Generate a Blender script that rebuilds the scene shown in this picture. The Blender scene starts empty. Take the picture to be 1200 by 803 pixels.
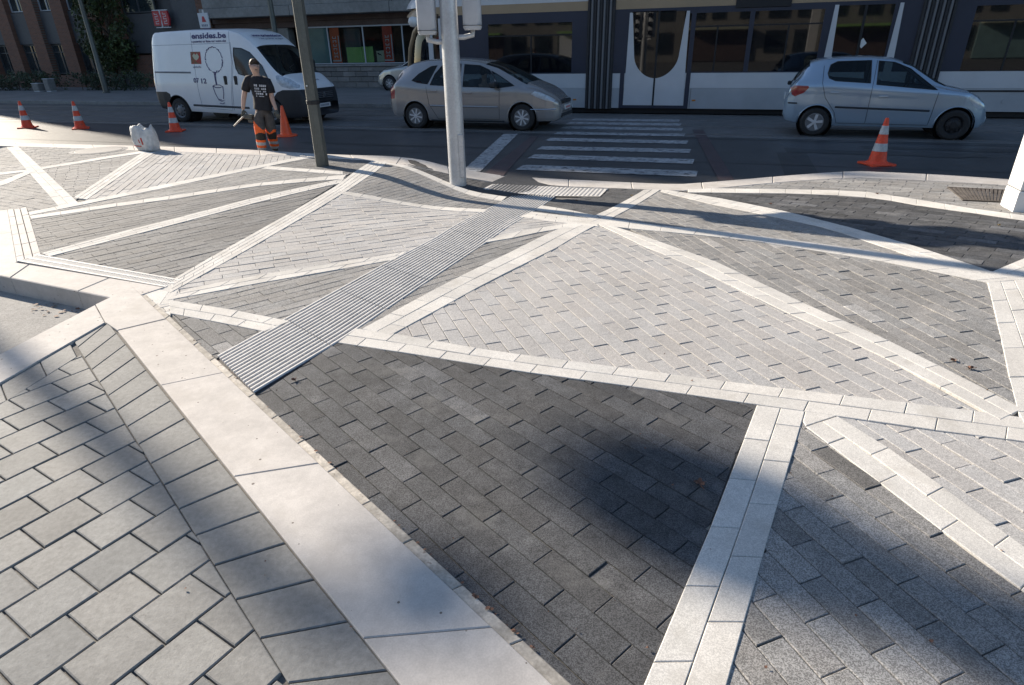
import bpy, bmesh, math, random
import numpy as np
from mathutils import Vector, Matrix
random.seed(11)
R = math.radians
sc = bpy.context.scene
COL = sc.collection

# ------------------------------------------------------------------ camera, sky, sun, exposure
F, TH, ROLL, HC = 716.6, R(25.938), R(-1.1547), 1.7396     # focal length in pixels of a 1200 px wide frame
_c, _s = math.cos(TH), math.sin(TH)
fwd = Vector((0, _c, -_s)); up0 = Vector((0, _s, _c)); rt0 = Vector((1, 0, 0))
RT = rt0*math.cos(ROLL) + up0*math.sin(ROLL); UP = -rt0*math.sin(ROLL) + up0*math.cos(ROLL)
EYE = Vector((0, 0, HC))
cd = bpy.data.cameras.new('camera'); cam = bpy.data.objects.new('camera', cd); COL.objects.link(cam)
cd.sensor_width = 36; cd.lens = F/1200*36; cd.clip_end = 2000; cd.clip_start = .05
m = Matrix((RT, UP, -fwd)).transposed().to_4x4(); m.translation = EYE; cam.matrix_world = m
sc.camera = cam

SUN_ELEV = R(24.2); SUN_DIR = R(-39.2)          # direction the shadows run on the ground (from +X)
sdx, sdy = math.cos(SUN_DIR), math.sin(SUN_DIR)
to_sun = Vector((-sdx*math.cos(SUN_ELEV), -sdy*math.cos(SUN_ELEV), math.sin(SUN_ELEV)))
sd = bpy.data.lights.new('sun', 'SUN'); sun = bpy.data.objects.new('sun', sd); COL.objects.link(sun)
sd.energy = 5.0; sd.angle = R(.53); sd.color = (1, .892, .75)
sun.rotation_euler = to_sun.to_track_quat('Z', 'Y').to_euler()
w = bpy.data.worlds.new('World'); sc.world = w; w.use_nodes = True
nt = w.node_tree; bg = nt.nodes['Background']; sky = nt.nodes.new('ShaderNodeTexSky')
sky.sky_type = 'NISHITA'; sky.sun_disc = False; sky.sun_elevation = SUN_ELEV
sky.sun_rotation = math.atan2(to_sun.x, to_sun.y)
sky.air_density = 1.0; sky.dust_density = .5; sky.ozone_density = 2.4
nt.links.new(sky.outputs[0], bg.inputs[0]); bg.inputs[1].default_value = .095
sc.view_settings.view_transform = 'Standard'; sc.view_settings.look = 'None'
sc.view_settings.exposure = .9; sc.view_settings.gamma = 1
sc.render.resolution_x = 1024; sc.render.resolution_y = 685

# ------------------------------------------------------------------ survey: photo pixel -> place
RZ = -.15                                        # road level
U = Vector((.9483, -.3173, 0)); N = Vector((.3173, .9483, 0))   # along the street, across the street
def sm(a, b, x):
    t = min(1, max(0, (x-a)/(b-a))); return t*t*(3-2*t)
def zg(x, y):                                     # pavement level: the kerb drops at the crossing
    s, n = .9483*x-.3173*y, .3173*x+.9483*y
    return -.165*sm(5.5, 8.5, n)*sm(-4.9, -3.2, s)*(1-sm(-3.0, 1.2, s)) + .04*(1-sm(-5, -2.5, s))*sm(5, 9, n) + .125*sm(0, 3.5, s)*sm(3, 7, n)*(1-.35*sm(8, 9.6, n))
def ray(px, py): return fwd + RT*((px-600)/F) + UP*((401.5-py)/F)
def atz(px, py, z=0):
    d = ray(px, py); return EYE + d*((z-HC)/d.z)
def at(px, py):
    z = 0
    for _ in range(8):
        p = atz(px, py, z); z = zg(p.x, p.y)
    return p
def fac(px, py, n):                               # on a vertical plane parallel to the street
    d = ray(px, py); p = EYE + d*((n-EYE.dot(N))/d.dot(N)); return p.dot(U), p.z
def proj(p):
    d = Vector(p)-EYE; z = d.dot(fwd)
    if z < .05: return (1e5, 1e5)
    return (600+F*d.dot(RT)/z, 401.5-F*d.dot(UP)/z)
def sp(s, n, z=0): return U*s + N*n + Vector((0, 0, z))
STREET = Matrix((U, N, Vector((0, 0, 1)))).transposed().to_4x4()

# ------------------------------------------------------------------ materials
def mat(name, col, rough=.6, metal=0, coat=0, noise=None, bump=None, tone=False, spec=.5, speck=None, alpha=None, stain=None, pits=None):
    m = bpy.data.materials.new(name); m.use_nodes = True
    t = m.node_tree; L = t.links; b = t.nodes['Principled BSDF']
    b.inputs['Roughness'].default_value = rough; b.inputs['Metallic'].default_value = metal
    b.inputs['Coat Weight'].default_value = coat; b.inputs['Coat Roughness'].default_value = .08
    b.inputs['Specular IOR Level'].default_value = spec
    b.inputs['Base Color'].default_value = (*col, 1)
    tc = t.nodes.new('ShaderNodeTexCoord'); src = tc.outputs['Object']
    g = t.nodes.new('ShaderNodeNewGeometry'); pos = g.outputs['Position']
    cur = None
    def mul(cur, fac, lo, hi):
        mr = t.nodes.new('ShaderNodeMapRange'); mr.inputs['From Min'].default_value = .3; mr.inputs['From Max'].default_value = .7
        mr.inputs['To Min'].default_value = lo; mr.inputs['To Max'].default_value = hi
        L.new(fac, mr.inputs['Value'])
        v = t.nodes.new('ShaderNodeVectorMath'); v.operation = 'SCALE'
        if cur is None: v.inputs[0].default_value = col
        else: L.new(cur, v.inputs[0])
        L.new(mr.outputs[0], v.inputs['Scale']); return v.outputs[0]
    def tex(scale, detail=4, rough=.6):
        n = t.nodes.new('ShaderNodeTexNoise'); n.inputs['Scale'].default_value = scale
        n.inputs['Detail'].default_value = detail; n.inputs['Roughness'].default_value = rough
        L.new(pos, n.inputs['Vector']); return n.outputs['Fac']
    if noise:
        for sc_, amt in (noise if isinstance(noise, list) else [noise]): cur = mul(cur, tex(sc_), 1-amt, 1+amt)
    if speck:
        sc_, amt = speck
        v = t.nodes.new('ShaderNodeTexVoronoi'); v.inputs['Scale'].default_value = sc_; L.new(pos, v.inputs['Vector'])
        sx = t.nodes.new('ShaderNodeSeparateColor'); L.new(v.outputs['Color'], sx.inputs[0])
        cur = mul(cur, sx.outputs[0], 1-amt, 1+amt)
    if stain:                                     # blotches of another colour
        sc_, c2, lo, hi = stain
        mr = t.nodes.new('ShaderNodeMapRange'); mr.inputs['From Min'].default_value = lo; mr.inputs['From Max'].default_value = hi
        L.new(tex(sc_, 6, .65), mr.inputs['Value'])
        mx = t.nodes.new('ShaderNodeMix'); mx.data_type = 'RGBA'; L.new(mr.outputs[0], mx.inputs[0])
        if cur is None: mx.inputs[6].default_value = (*col, 1)
        else: L.new(cur, mx.inputs[6])
        mx.inputs[7].default_value = (*c2, 1); cur = mx.outputs[2]
    if pits:                                      # sparse air holes in cast stone
        sc_, rad, c2 = pits
        v = t.nodes.new('ShaderNodeTexVoronoi'); v.inputs['Scale'].default_value = sc_; L.new(pos, v.inputs['Vector'])
        sx = t.nodes.new('ShaderNodeSeparateColor'); L.new(v.outputs['Color'], sx.inputs[0])
        th = t.nodes.new('ShaderNodeMath'); th.operation = 'MULTIPLY'; th.inputs[1].default_value = rad; L.new(sx.outputs[1], th.inputs[0])
        lt = t.nodes.new('ShaderNodeMath'); lt.operation = 'LESS_THAN'; L.new(v.outputs['Distance'], lt.inputs[0]); L.new(th.outputs[0], lt.inputs[1])
        mx = t.nodes.new('ShaderNodeMix'); mx.data_type = 'RGBA'; L.new(lt.outputs[0], mx.inputs[0])
        if cur is None: mx.inputs[6].default_value = (*col, 1)
        else: L.new(cur, mx.inputs[6])
        mx.inputs[7].default_value = (*c2, 1); cur = mx.outputs[2]
    if tone:
        a = t.nodes.new('ShaderNodeAttribute'); a.attribute_name = 'tone'
        v = t.nodes.new('ShaderNodeVectorMath'); v.operation = 'MULTIPLY'
        if cur is None: v.inputs[0].default_value = col
        else: L.new(cur, v.inputs[0])
        L.new(a.outputs['Color'], v.inputs[1]); cur = v.outputs[0]
    if cur is not None: L.new(cur, b.inputs['Base Color'])
    if bump:
        sc_, st, di = bump
        bn = t.nodes.new('ShaderNodeBump'); bn.inputs['Strength'].default_value = st; bn.inputs['Distance'].default_value = di
        L.new(tex(sc_, 5, .7), bn.inputs['Height']); L.new(bn.outputs[0], b.inputs['Normal'])
    if alpha is not None:                         # tinted see-through glass
        out = t.nodes['Material Output']; tr = t.nodes.new('ShaderNodeBsdfTransparent'); tr.inputs[0].default_value = (*alpha[1], 1)
        mx = t.nodes.new('ShaderNodeMixShader'); mx.inputs[0].default_value = alpha[0]
        L.new(b.outputs[0], mx.inputs[1]); L.new(tr.outputs[0], mx.inputs[2]); L.new(mx.outputs[0], out.inputs['Surface'])
    return m
M = {}
M['white_stone'] = mat('white_stone', (.60,.575,.53), .85, noise=[(.9,.08),(3.2,.09),(45,.06)], speck=(330,.13), bump=(320,.35,.002), tone=True, spec=.3, stain=(2.6,(.44,.41,.36),.56,.80))
M['ledge_stone'] = mat('ledge_stone', (.53,.495,.455), .8, noise=[(1.1,.10),(7,.09),(30,.06),(160,.09)], bump=(160,.12,.002), tone=True, spec=.35, stain=(2.2,(.43,.395,.35),.52,.75), pits=(17,.12,(.17,.145,.125)))
M['pale_paver'] = mat('pale_paver', (.42,.405,.386), .85, noise=[(1.7,.10),(30,.07)], speck=(300,.22), bump=(300,.6,.003), tone=True, spec=.3)
M['dark_paver'] = mat('dark_paver', (.080,.081,.084), .8, noise=[(1.3,.2),(6,.16),(14,.18)], speck=(330,.42), bump=(330,.8,.003), tone=True, spec=.35, stain=(3.5,(.15,.148,.142),.55,.82))
M['grey_paver'] = mat('grey_paver', (.27,.262,.25), .82, noise=[(1.5,.14),(18,.13)], speck=(300,.36), bump=(310,.8,.003), tone=True, spec=.3, stain=(4,(.15,.145,.135),.6,.8))
M['mid_paver'] = mat('mid_paver', (.165,.163,.16), .8, noise=[(1.5,.14),(18,.15)], speck=(310,.38), bump=(310,.8,.003), tone=True, spec=.35)
M['concrete_paver'] = mat('concrete_paver', (.238,.235,.222), .78, noise=[(5,.13),(40,.13),(220,.1)], bump=(70,.4,.004), tone=True, spec=.3, stain=(30,(.17,.165,.155),.60,.76))
M['sand_joint'] = mat('sand_joint', (.30,.27,.22), .95, noise=(60,.4))
M['dark_joint'] = mat('dark_joint', (.055,.05,.048), .95, noise=(60,.4))
M['mid_joint'] = mat('mid_joint', (.16,.15,.135), .95, noise=(60,.4))
M['mortar'] = mat('mortar', (.46,.42,.36), .9, noise=[(14,.3),(80,.2)], stain=(22,(.18,.12,.09),.62,.72), tone=True)
M['asphalt'] = mat('asphalt', (.05,.052,.056), .46, noise=[(.35,.18),(3,.14),(40,.1)], speck=(120,.35), bump=(150,.6,.003), spec=.9, stain=(.9,(.03,.031,.034),.5,.66))
M['trackbed'] = mat('trackbed', (.13,.128,.125), .65, noise=[(.5,.2),(4,.15)], bump=(120,.5,.004), spec=.5)
M['far_paving'] = mat('far_paving', (.20,.195,.19), .7, noise=[(.8,.2),(9,.15)], bump=(60,.4,.004))
M['ground'] = mat('ground', (.11,.105,.095), .9, noise=[(.3,.2),(5,.2)])
M['gravel'] = mat('gravel', (.29,.28,.262), .9, noise=[(3,.12),(30,.15)], speck=(160,.12), bump=(40,.5,.006))
M['paint'] = mat('road_paint', (.37,.375,.375), .65, noise=[(2.5,.2),(25,.25)], bump=(150,.5,.003), stain=(8,(.08,.08,.085),.50,.66))
M['flare_red'] = mat('flare_red', (.078,.054,.057), .6, noise=[(2.5,.2),(25,.2)], bump=(150,.5,.003), stain=(5,(.06,.06,.065),.5,.7))  # reddish lens flare put into a surface colour
M['rib_pale'] = mat('rib_pale', (.62,.60,.565), .7, noise=(9,.1), speck=(300,.1))
M['rib_base'] = mat('rib_base', (.10,.10,.115), .85, noise=(20,.2))
M['rust'] = mat('rust', (.13,.113,.098), .75, noise=[(14,.4),(80,.3)], metal=.3)
M['steel_rail'] = mat('steel_rail', (.32,.32,.33), .35, metal=.9, noise=(6,.2))
M['black'] = mat('black', (.012,.012,.014), .6)
M['black_plastic'] = mat('black_plastic', (.022,.024,.028), .55, noise=(8,.15))
M['rubber'] = mat('rubber', (.02,.02,.021), .8, noise=(20,.2))
M['chrome'] = mat('chrome', (.6,.62,.64), .25, metal=.9)
M['wheel_silver'] = mat('wheel_silver', (.55,.57,.6), .4, metal=.35, noise=(6,.06))
M['steel_wheel'] = mat('steel_wheel', (.17,.175,.185), .5, metal=.3, noise=(9,.2))
M['white_paint'] = mat('white_paint', (.78,.79,.80), .28, coat=.5, noise=(2.2,.035))
M['beige_metal'] = mat('beige_metal', (.31,.30,.295), .26, metal=.4, coat=.6, noise=(300,.08))
M['silver_paint'] = mat('silver_paint', (.33,.425,.52), .2, metal=.45, coat=.6, noise=(300,.07))
M['silver_gold'] = mat('silver_gold', (.5,.5,.47), .3, metal=.5, coat=.6)
M['car_glass'] = mat('car_glass', (.012,.017,.02), .03, spec=.7, alpha=(.62,(.55,.64,.66)))
M['dark_glass'] = mat('dark_glass', (.012,.015,.02), .06, spec=.7, noise=(3,.3))
M['tram_glass'] = mat('tram_glass', (.008,.010,.014), .02, spec=.85, coat=.3, alpha=(.35,(.35,.38,.42)))
M['shop_glass'] = mat('shop_glass', (.01,.012,.014), .03, spec=.5, alpha=(.85,(.85,.9,.9)))
M['interior'] = mat('interior', (.06,.062,.068), .8)
M['seat_cloth'] = mat('seat_cloth', (.10,.115,.14), .9)
M['lamp_glass'] = mat('lamp_glass', (.46,.50,.54), .15, coat=1, noise=(14,.3))
M['red_glass'] = mat('red_glass', (.28,.012,.014), .15, coat=1, noise=(40,.3))
M['amber'] = mat('amber', (.6,.22,.03), .2, coat=1)
M['plate'] = mat('plate', (.7,.7,.68), .5)
M['ink_purple'] = mat('ink_purple', (.05,.04,.14), .5)
M['ink_grey'] = mat('ink_grey', (.2,.22,.28), .5)
M['ink_red'] = mat('ink_red', (.42,.03,.025), .5, stain=(6,(.12,.09,.03),.5,.62))
M['cream'] = mat('cream', (.5,.5,.36), .5)
M['cone_orange'] = mat('cone_orange', (.80,.075,.024), .55, noise=[(6,.15),(30,.12)], stain=(9,(.22,.06,.035),.60,.74))
M['cone_plain'] = mat('cone_plain', (.86,.10,.022), .45, noise=(6,.1))
M['reflective'] = mat('reflective', (.47,.47,.46), .5, noise=[(9,.2),(40,.15)])
M['cone_grime'] = mat('cone_base', (.38,.05,.025), .7, noise=(14,.3))
M['pole_grey'] = mat('pole_grey', (.105,.11,.10), .45, metal=.35, noise=[(3,.15),(25,.1)])
M['galvanised'] = mat('galvanised', (.52,.53,.54), .45, metal=.35, noise=[(5,.1),(40,.08)])
M['signal_grey'] = mat('signal_grey', (.46,.48,.51), .5, noise=(5,.08))
M['post_white'] = mat('post_white', (.74,.73,.71), .5, noise=(4,.05))
M['tram_dark'] = mat('tram_dark', (.024,.030,.052), .45, coat=0, noise=(1.5,.12))
M['tram_white'] = mat('tram_white', (.56,.57,.585), .35, coat=.3, noise=(1.8,.05))
M['tram_grey'] = mat('tram_grey', (.40,.415,.43), .4, coat=.2, noise=(1.8,.08))
M['tram_beige'] = mat('tram_beige', (.36,.26,.16), .4, coat=.2, noise=(1.8,.06))
M['bellows'] = mat('bellows', (.03,.03,.032), .7, noise=(8,.2))
M['rib_light'] = mat('rib_light', (.16,.16,.165), .6)
M['brick'] = None
M['brown_wall'] = mat('brown_wall', (.11,.075,.065), .8, noise=[(2,.2),(20,.2)])
M['slate_panel'] = mat('slate_panel', (.075,.078,.085), .6, noise=[(1,.12),(12,.1)])
M['concrete'] = mat('concrete', (.24,.235,.225), .85, noise=[(.7,.15),(6,.15),(40,.1)], bump=(30,.4,.01), stain=(1.2,(.15,.145,.14),.55,.75))
M['wall_block'] = mat('wall_block', (.19,.18,.17), .85, noise=[(2,.15),(25,.2)], bump=(30,.6,.01), tone=True)
M['window_frame'] = mat('window_frame', (.06,.065,.07), .5)
M['frame_pale'] = mat('frame_pale', (.4,.43,.46), .5)
M['window_glass'] = mat('window_glass', (.03,.04,.045), .05, spec=.8, noise=(1.2,.5))
M['curtain'] = mat('curtain', (.30,.32,.33), .9, noise=(5,.3))
M['leaf'] = mat('leaf', (.045,.065,.022), .55, noise=[(.9,.35),(7,.3)], tone=True)
M['hedge_leaf'] = mat('hedge_leaf', (.035,.055,.03), .55, noise=[(1,.3),(7,.3)], tone=True)
M['bark'] = mat('bark', (.07,.055,.04), .9, noise=(8,.3), bump=(30,.8,.02))
M['sign_red'] = mat('sign_red', (.45,.02,.035), .4, noise=(4,.06))
M['sign_white'] = mat('sign_white', (.62,.63,.65), .5)
M['banner_orange'] = mat('banner_orange', (.8,.12,.03), .6, noise=(4,.1))
M['banner_red'] = mat('banner_red', (.65,.07,.035), .6, noise=(4,.1))
M['green_board'] = mat('green_board', (.34,.58,.16), .6, noise=(3,.08))
M['teal_pane'] = mat('teal_pane', (.22,.34,.34), .35, noise=(1.5,.15))
M['skin'] = mat('skin', (.52,.33,.25), .5, noise=(20,.08))
M['hair'] = mat('hair', (.045,.028,.018), .6, noise=(90,.4))
M['tshirt'] = mat('tshirt', (.014,.014,.018), .85, noise=(14,.3))
M['print'] = mat('print', (.5,.5,.52), .8, noise=(40,.5))
M['work_grey'] = mat('work_grey', (.085,.075,.07), .9, noise=(14,.25), bump=(25,.7,.01))
M['work_orange'] = mat('work_orange', (.95,.14,.02), .7, noise=(14,.12), bump=(25,.5,.01))
M['knee_black'] = mat('knee_black', (.03,.025,.02), .8, noise=(20,.4))
M['glove'] = mat('glove', (.10,.10,.085), .9, noise=(20,.4))
M['boot'] = mat('boot', (.06,.045,.03), .8)
M['wood_pale'] = mat('wood_pale', (.4,.37,.3), .6)
M['sack'] = mat('sack', (.60,.60,.58), .75, noise=[(4,.12),(16,.12)], bump=(16,1,.02))
M['sack_red'] = mat('sack_red', (.5,.05,.03), .7)
M['leaf_dry'] = mat('leaf_dry', (.17,.085,.055), .8, noise=(40,.4))
M['leaf_yellow'] = mat('leaf_yellow', (.30,.21,.08), .8, noise=(40,.3))
M['stone_facade'] = mat('stone_facade', (.25,.235,.21), .85, noise=[(.4,.15),(4,.1)])
def brick_mat():
    m = bpy.data.materials.new('brick'); m.use_nodes = True; t = m.node_tree; b = t.nodes['Principled BSDF']
    tc = t.nodes.new('ShaderNodeTexCoord'); mp = t.nodes.new('ShaderNodeMapping'); mp.inputs['Rotation'].default_value = (R(90), 0, 0)
    br = t.nodes.new('ShaderNodeTexBrick'); br.inputs['Scale'].default_value = 1; br.inputs['Brick Width'].default_value = .21
    br.inputs['Row Height'].default_value = .065; br.inputs['Mortar Size'].default_value = .008
    br.inputs['Color1'].default_value = (.20,.085,.05,1); br.inputs['Color2'].default_value = (.14,.062,.04,1); br.inputs['Mortar'].default_value = (.16,.13,.11,1)
    t.links.new(tc.outputs['Object'], mp.inputs[0]); t.links.new(mp.outputs[0], br.inputs['Vector']); t.links.new(br.outputs['Color'], b.inputs['Base Color'])
    b.inputs['Roughness'].default_value = .85; return m
M['brick'] = brick_mat()

# ------------------------------------------------------------------ mesh helpers
class MB:
    def __init__(s): s.v = []; s.f = []; s.mi = []; s.t = []
    def face(s, idx, mi=0, tone=None): s.f.append(idx); s.mi.append(mi); s.t.append(tone or (1,1,1))
    def add(s, verts, faces, mi=0, tone=None):
        o = len(s.v); s.v += [tuple(v) for v in verts]
        for f in faces: s.face([i+o for i in f], mi, tone)
    def box(s, a, b, mi=0, tone=None, bev=0):
        x0,y0,z0 = a; x1,y1,z1 = b
        if bev:
            c = bev; rings = []
            for z, i in ((z0,c),(z0+c,0),(z1-c,0),(z1,c)):
                rings.append([(x0+i,y0+i,z),(x1-i,y0+i,z),(x1-i,y1-i,z),(x0+i,y1-i,z)])
            s.rings(rings, True, mi, tone, cap=True); return
        s.add([(x0,y0,z0),(x1,y0,z0),(x1,y1,z0),(x0,y1,z0),(x0,y0,z1),(x1,y0,z1),(x1,y1,z1),(x0,y1,z1)],
              [(0,3,2,1),(4,5,6,7),(0,1,5,4),(1,2,6,5),(2,3,7,6),(3,0,4,7)], mi, tone)
    def rings(s, rings, closed=True, mi=0, tone=None, cap=False):
        o = len(s.v); k = len(rings[0])
        for r in rings: s.v += [tuple(p) for p in r]
        for i in range(len(rings)-1):
            for j in range(k if closed else k-1):
                j2 = (j+1) % k
                s.face([o+i*k+j, o+i*k+j2, o+(i+1)*k+j2, o+(i+1)*k+j], mi, tone)
        if cap:
            s.face([o+j for j in reversed(range(k))], mi, tone); s.face([o+(len(rings)-1)*k+j for j in range(k)], mi, tone)
    def tube(s, pts, r, k=8, mi=0, cap=True):
        pts = [Vector(p) for p in pts]; rr = r if isinstance(r, (list, tuple)) else [r]*len(pts); rings = []
        a = None
        for i, p in enumerate(pts):
            d = (pts[min(i+1, len(pts)-1)]-pts[max(i-1, 0)]).normalized()
            if a is None: a = d.orthogonal().normalized()
            else:
                a = a - d*a.dot(d)
                a = a.normalized() if a.length > 1e-6 else d.orthogonal().normalized()
            b = d.cross(a)
            rings.append([p+(a*math.cos(2*math.pi*j/k)+b*math.sin(2*math.pi*j/k))*rr[i] for j in range(k)])
        s.rings(rings, True, mi, cap=cap)
    def lathe(s, prof, c, axis='z', k=24, mi=0, cap=True):
        rings = []
        for r, h in prof:
            ring = []
            for j in range(k):
                a = 2*math.pi*j/k
                if axis == 'z': ring.append((c[0]+r*math.cos(a), c[1]+r*math.sin(a), c[2]+h))
                else: ring.append((c[0]+r*math.sin(a), c[1]+h, c[2]+r*math.cos(a)))
            rings.append(ring)
        s.rings(rings, True, mi, cap=cap)
    def prism(s, poly, d, mi=0, axis=1, tone=None):          # polygon of (x,z) between y=d[0] and d[1] (axis 1) or (x,y) between z
        k = len(poly)
        def P(p, h): return (p[0], h, p[1]) if axis == 1 else (p[0], p[1], h)
        o = len(s.v); s.v += [P(p, d[0]) for p in poly]+[P(p, d[1]) for p in poly]
        for j in range(k): s.face([o+j, o+(j+1) % k, o+k+(j+1) % k, o+k+j], mi, tone)
        s.face([o+j for j in reversed(range(k))], mi, tone); s.face([o+k+j for j in range(k)], mi, tone)
    def build(s, name, mats, parent=None, smooth=False, fix=True, mw=None):
        me = bpy.data.meshes.new(name); me.from_pydata(s.v, [], s.f)
        for q in (mats if isinstance(mats, list) else [mats]): me.materials.append(M[q])
        if any(s.mi): me.polygons.foreach_set('material_index', s.mi)
        a = me.attributes.new('tone', 'FLOAT_COLOR', 'FACE')
        a.data.foreach_set('color', [c for t in s.t for c in (*t, 1)])
        if fix:
            bm = bmesh.new(); bm.from_mesh(me); bmesh.ops.recalc_face_normals(bm, faces=bm.faces); bm.to_mesh(me); bm.free()
        if smooth: me.polygons.foreach_set('use_smooth', [True]*len(me.polygons))
        o = bpy.data.objects.new(name, me); COL.objects.link(o)
        if smooth == 'auto':
            try: me.set_sharp_from_angle(angle=R(38))
            except Exception: pass
        if parent is not None: o.parent = parent
        if mw is not None: o.matrix_world = mw
        return o
def thing(name, label, cat, loc=(0,0,0), rz=0, group=None, mw=None):
    o = bpy.data.objects.new(name, None); COL.objects.link(o); o.empty_display_size = .2
    if mw is not None: o.matrix_world = mw
    else: o.location = loc; o.rotation_euler = (0, 0, rz)
    return tag(o, label, cat, group)
def tag(o, label, cat, group=None):
    o['label'] = label; o['category'] = cat
    if group: o['group'] = group
    return o
def structure(o): o['kind'] = 'structure'; return o
def stuff(o): o['kind'] = 'stuff'; return o
def copy_tree(o, parent=None):
    c = o.copy(); COL.objects.link(c); c.parent = parent
    for ch in list(o.children): copy_tree(ch, c)
    return c

# ------------------------------------------------------------------ paving
def clip(poly, a, b):                             # keep the left of a->b
    out = []; n = len(poly); dx, dy = b[0]-a[0], b[1]-a[1]
    def sd(p): return dx*(p[1]-a[1])-dy*(p[0]-a[0])
    for i in range(n):
        p, q = poly[i], poly[(i+1) % n]; A, B = sd(p), sd(q)
        if A >= 0: out.append(p)
        if (A > 0 > B) or (A < 0 < B):
            t = A/(A-B); out.append((p[0]+(q[0]-p[0])*t, p[1]+(q[1]-p[1])*t))
    return out
def clip_rect(poly, x0, x1, y0, y1):
    for a, b in (((x0,y0),(x1,y0)),((x1,y0),(x1,y1)),((x1,y1),(x0,y1)),((x0,y1),(x0,y0))):
        poly = clip(poly, a, b)
        if len(poly) < 3: return []
    return poly
def area(p): return .5*sum(p[i][0]*p[(i+1) % len(p)][1]-p[(i+1) % len(p)][0]*p[i][1] for i in range(len(p)))
def dedupe(p):
    o = []
    for q in p:
        if not o or math.hypot(q[0]-o[-1][0], q[1]-o[-1][1]) > .002: o.append(q)
    if len(o) > 1 and math.hypot(o[0][0]-o[-1][0], o[0][1]-o[-1][1]) <= .002: o.pop()
    return o
def inset(p, d):
    n = len(p); out = []
    for i in range(n):
        a, b, c = Vector(p[i-1]), Vector(p[i]), Vector(p[(i+1) % n])
        e1 = (b-a).normalized(); e2 = (c-b).normalized()
        n1 = Vector((-e1.y, e1.x)); n2 = Vector((-e2.y, e2.x)); k = n1+n2
        if k.length < .3: k = n1
        k = k.normalized()/max(.45, k.normalized().dot(n1)); out.append(tuple(b+k*d))
    return out
def stone_mesh(poly, dz, cham, thick, tilt, tone):
    """one paving stone: chamfered top, sides down into the bed"""
    poly = dedupe(poly)
    if len(poly) < 3: return None
    if area(poly) < 0: poly = poly[::-1]
    A = area(poly)
    if A < .0006: return None
    c = min(cham, .12*math.sqrt(A)); inn = inset(poly, c)
    if area(inn) <= 0: return None
    cx = sum(p[0] for p in poly)/len(poly); cy = sum(p[1] for p in poly)/len(poly)
    def z(p): return zg(p[0], p[1])+dz+tilt[0]*(p[0]-cx)+tilt[1]*(p[1]-cy)
    k = len(poly); b = MB()
    b.v = [(p[0], p[1], z(p)) for p in inn]+[(p[0], p[1], z(p)-c*.8) for p in poly]+[(p[0], p[1], z(p)-thick) for p in poly]
    b.face(list(range(k)), 0, tone)
    for r in (0, 1):
        for j in range(k): b.face([r*k+k+j, r*k+k+(j+1) % k, r*k+(j+1) % k, r*k+j], 0, tone)
    return b
def px_size(b):
    q = [proj(v) for v in b.v]
    xs = [a[0] for a in q]; ys = [a[1] for a in q]
    inside = max(xs) > 0 and min(xs) < 1200 and max(ys) > 0 and min(ys) < 803
    dx, dy = max(xs)-min(xs), max(ys)-min(ys)
    return (dx*dy if inside else 0), max(dx, dy) if inside else 0
def lay(stones, name, mname, parent, limit=300):
    items = []
    for b in stones:
        if b: items.append((*px_size(b), b))
    items.sort(key=lambda t: -t[0])
    rest = MB(); n = 0
    for a, big, b in items:
        if big >= 10 and n < limit: b.build(name, mname, parent, fix=False); n += 1
        else:
            o = len(rest.v); rest.v += b.v
            for f, t in zip(b.f, b.t): rest.face([i+o for i in f], 0, t)
    if rest.f: stuff(rest.build(name, mname, parent, fix=False))
def gtone(v, hue=.03):
    k = 1+random.uniform(-v, v); h = random.uniform(-hue, hue)*.5; return (k*(1+h), k, k*(1-h))
def bed(poly, drop, mname, name, dz=0):
    b = MB(); xs = [p[0] for p in poly]; ys = [p[1] for p in poly]; st = .4
    for i in range(int(math.floor(min(xs)/st)), int(max(xs)/st)+1):
        for j in range(int(math.floor(min(ys)/st)), int(max(ys)/st)+1):
            c = dedupe(clip_rect(poly, i*st, i*st+st, j*st, j*st+st))
            if len(c) > 2: b.add([(p[0], p[1], zg(*p)+dz-drop) for p in c], [list(range(len(c)))])
    return structure(b.build(name, mname, fix=False))
def paving(sname, px, ang, mname, joint='mid_joint', L=.3, W=.105, gap=.0035, tv=.12, cham=.003, dz=0, jit=.0016, drop=.009, anchor=None, special=0, thick=.02, tilt=.012):
    P = [at(*q) for q in px]; poly = [(p.x, p.y) for p in P]
    if area(poly) < 0: poly = poly[::-1]
    root = bed(poly, drop, joint, sname, dz)
    c, s = math.cos(R(ang)), math.sin(R(ang))
    o = at(*anchor) if anchor else P[0]
    loc = [((x-o.x)*c+(y-o.y)*s, -(x-o.x)*s+(y-o.y)*c) for x, y in poly]
    r0, r1 = int(min(p[1] for p in loc)/W)-1, int(max(p[1] for p in loc)/W)+1
    stones = []
    for r in range(r0, r1+1):
        off = (r % 2)*L*.5+random.uniform(-.02, .02)*(0 if anchor else 1)
        row = clip_rect(loc, -1e3, 1e3, r*W+gap/2, (r+1)*W-gap/2)
        if len(row) < 3: continue
        for k in range(int((min(p[0] for p in row)-off)/L)-1, int((max(p[0] for p in row)-off)/L)+2):
            q = clip_rect(row, k*L+off+gap/2, (k+1)*L+off-gap/2, -1e3, 1e3)
            if len(q) < 3: continue
            w_ = [(o.x+x*c-y*s, o.y+x*s+y*c) for x, y in q]
            t = gtone(tv)
            if special and random.random() < special: kk = random.choice((1.3, 1.5, .72)); t = tuple(v*kk for v in t)
            stones.append(stone_mesh(w_, dz+random.uniform(-jit, jit), cham, thick, (random.uniform(-tilt, tilt), random.uniform(-tilt, tilt)), t))
    lay(stones, 'paver', mname, root)
    return root
def resample(pts):
    P = [at(*p) if not isinstance(p, Vector) else p for p in pts]
    d = [0]
    for a, b in zip(P[:-1], P[1:]): d.append(d[-1]+(b-a).xy.length)
    return P, d
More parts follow.
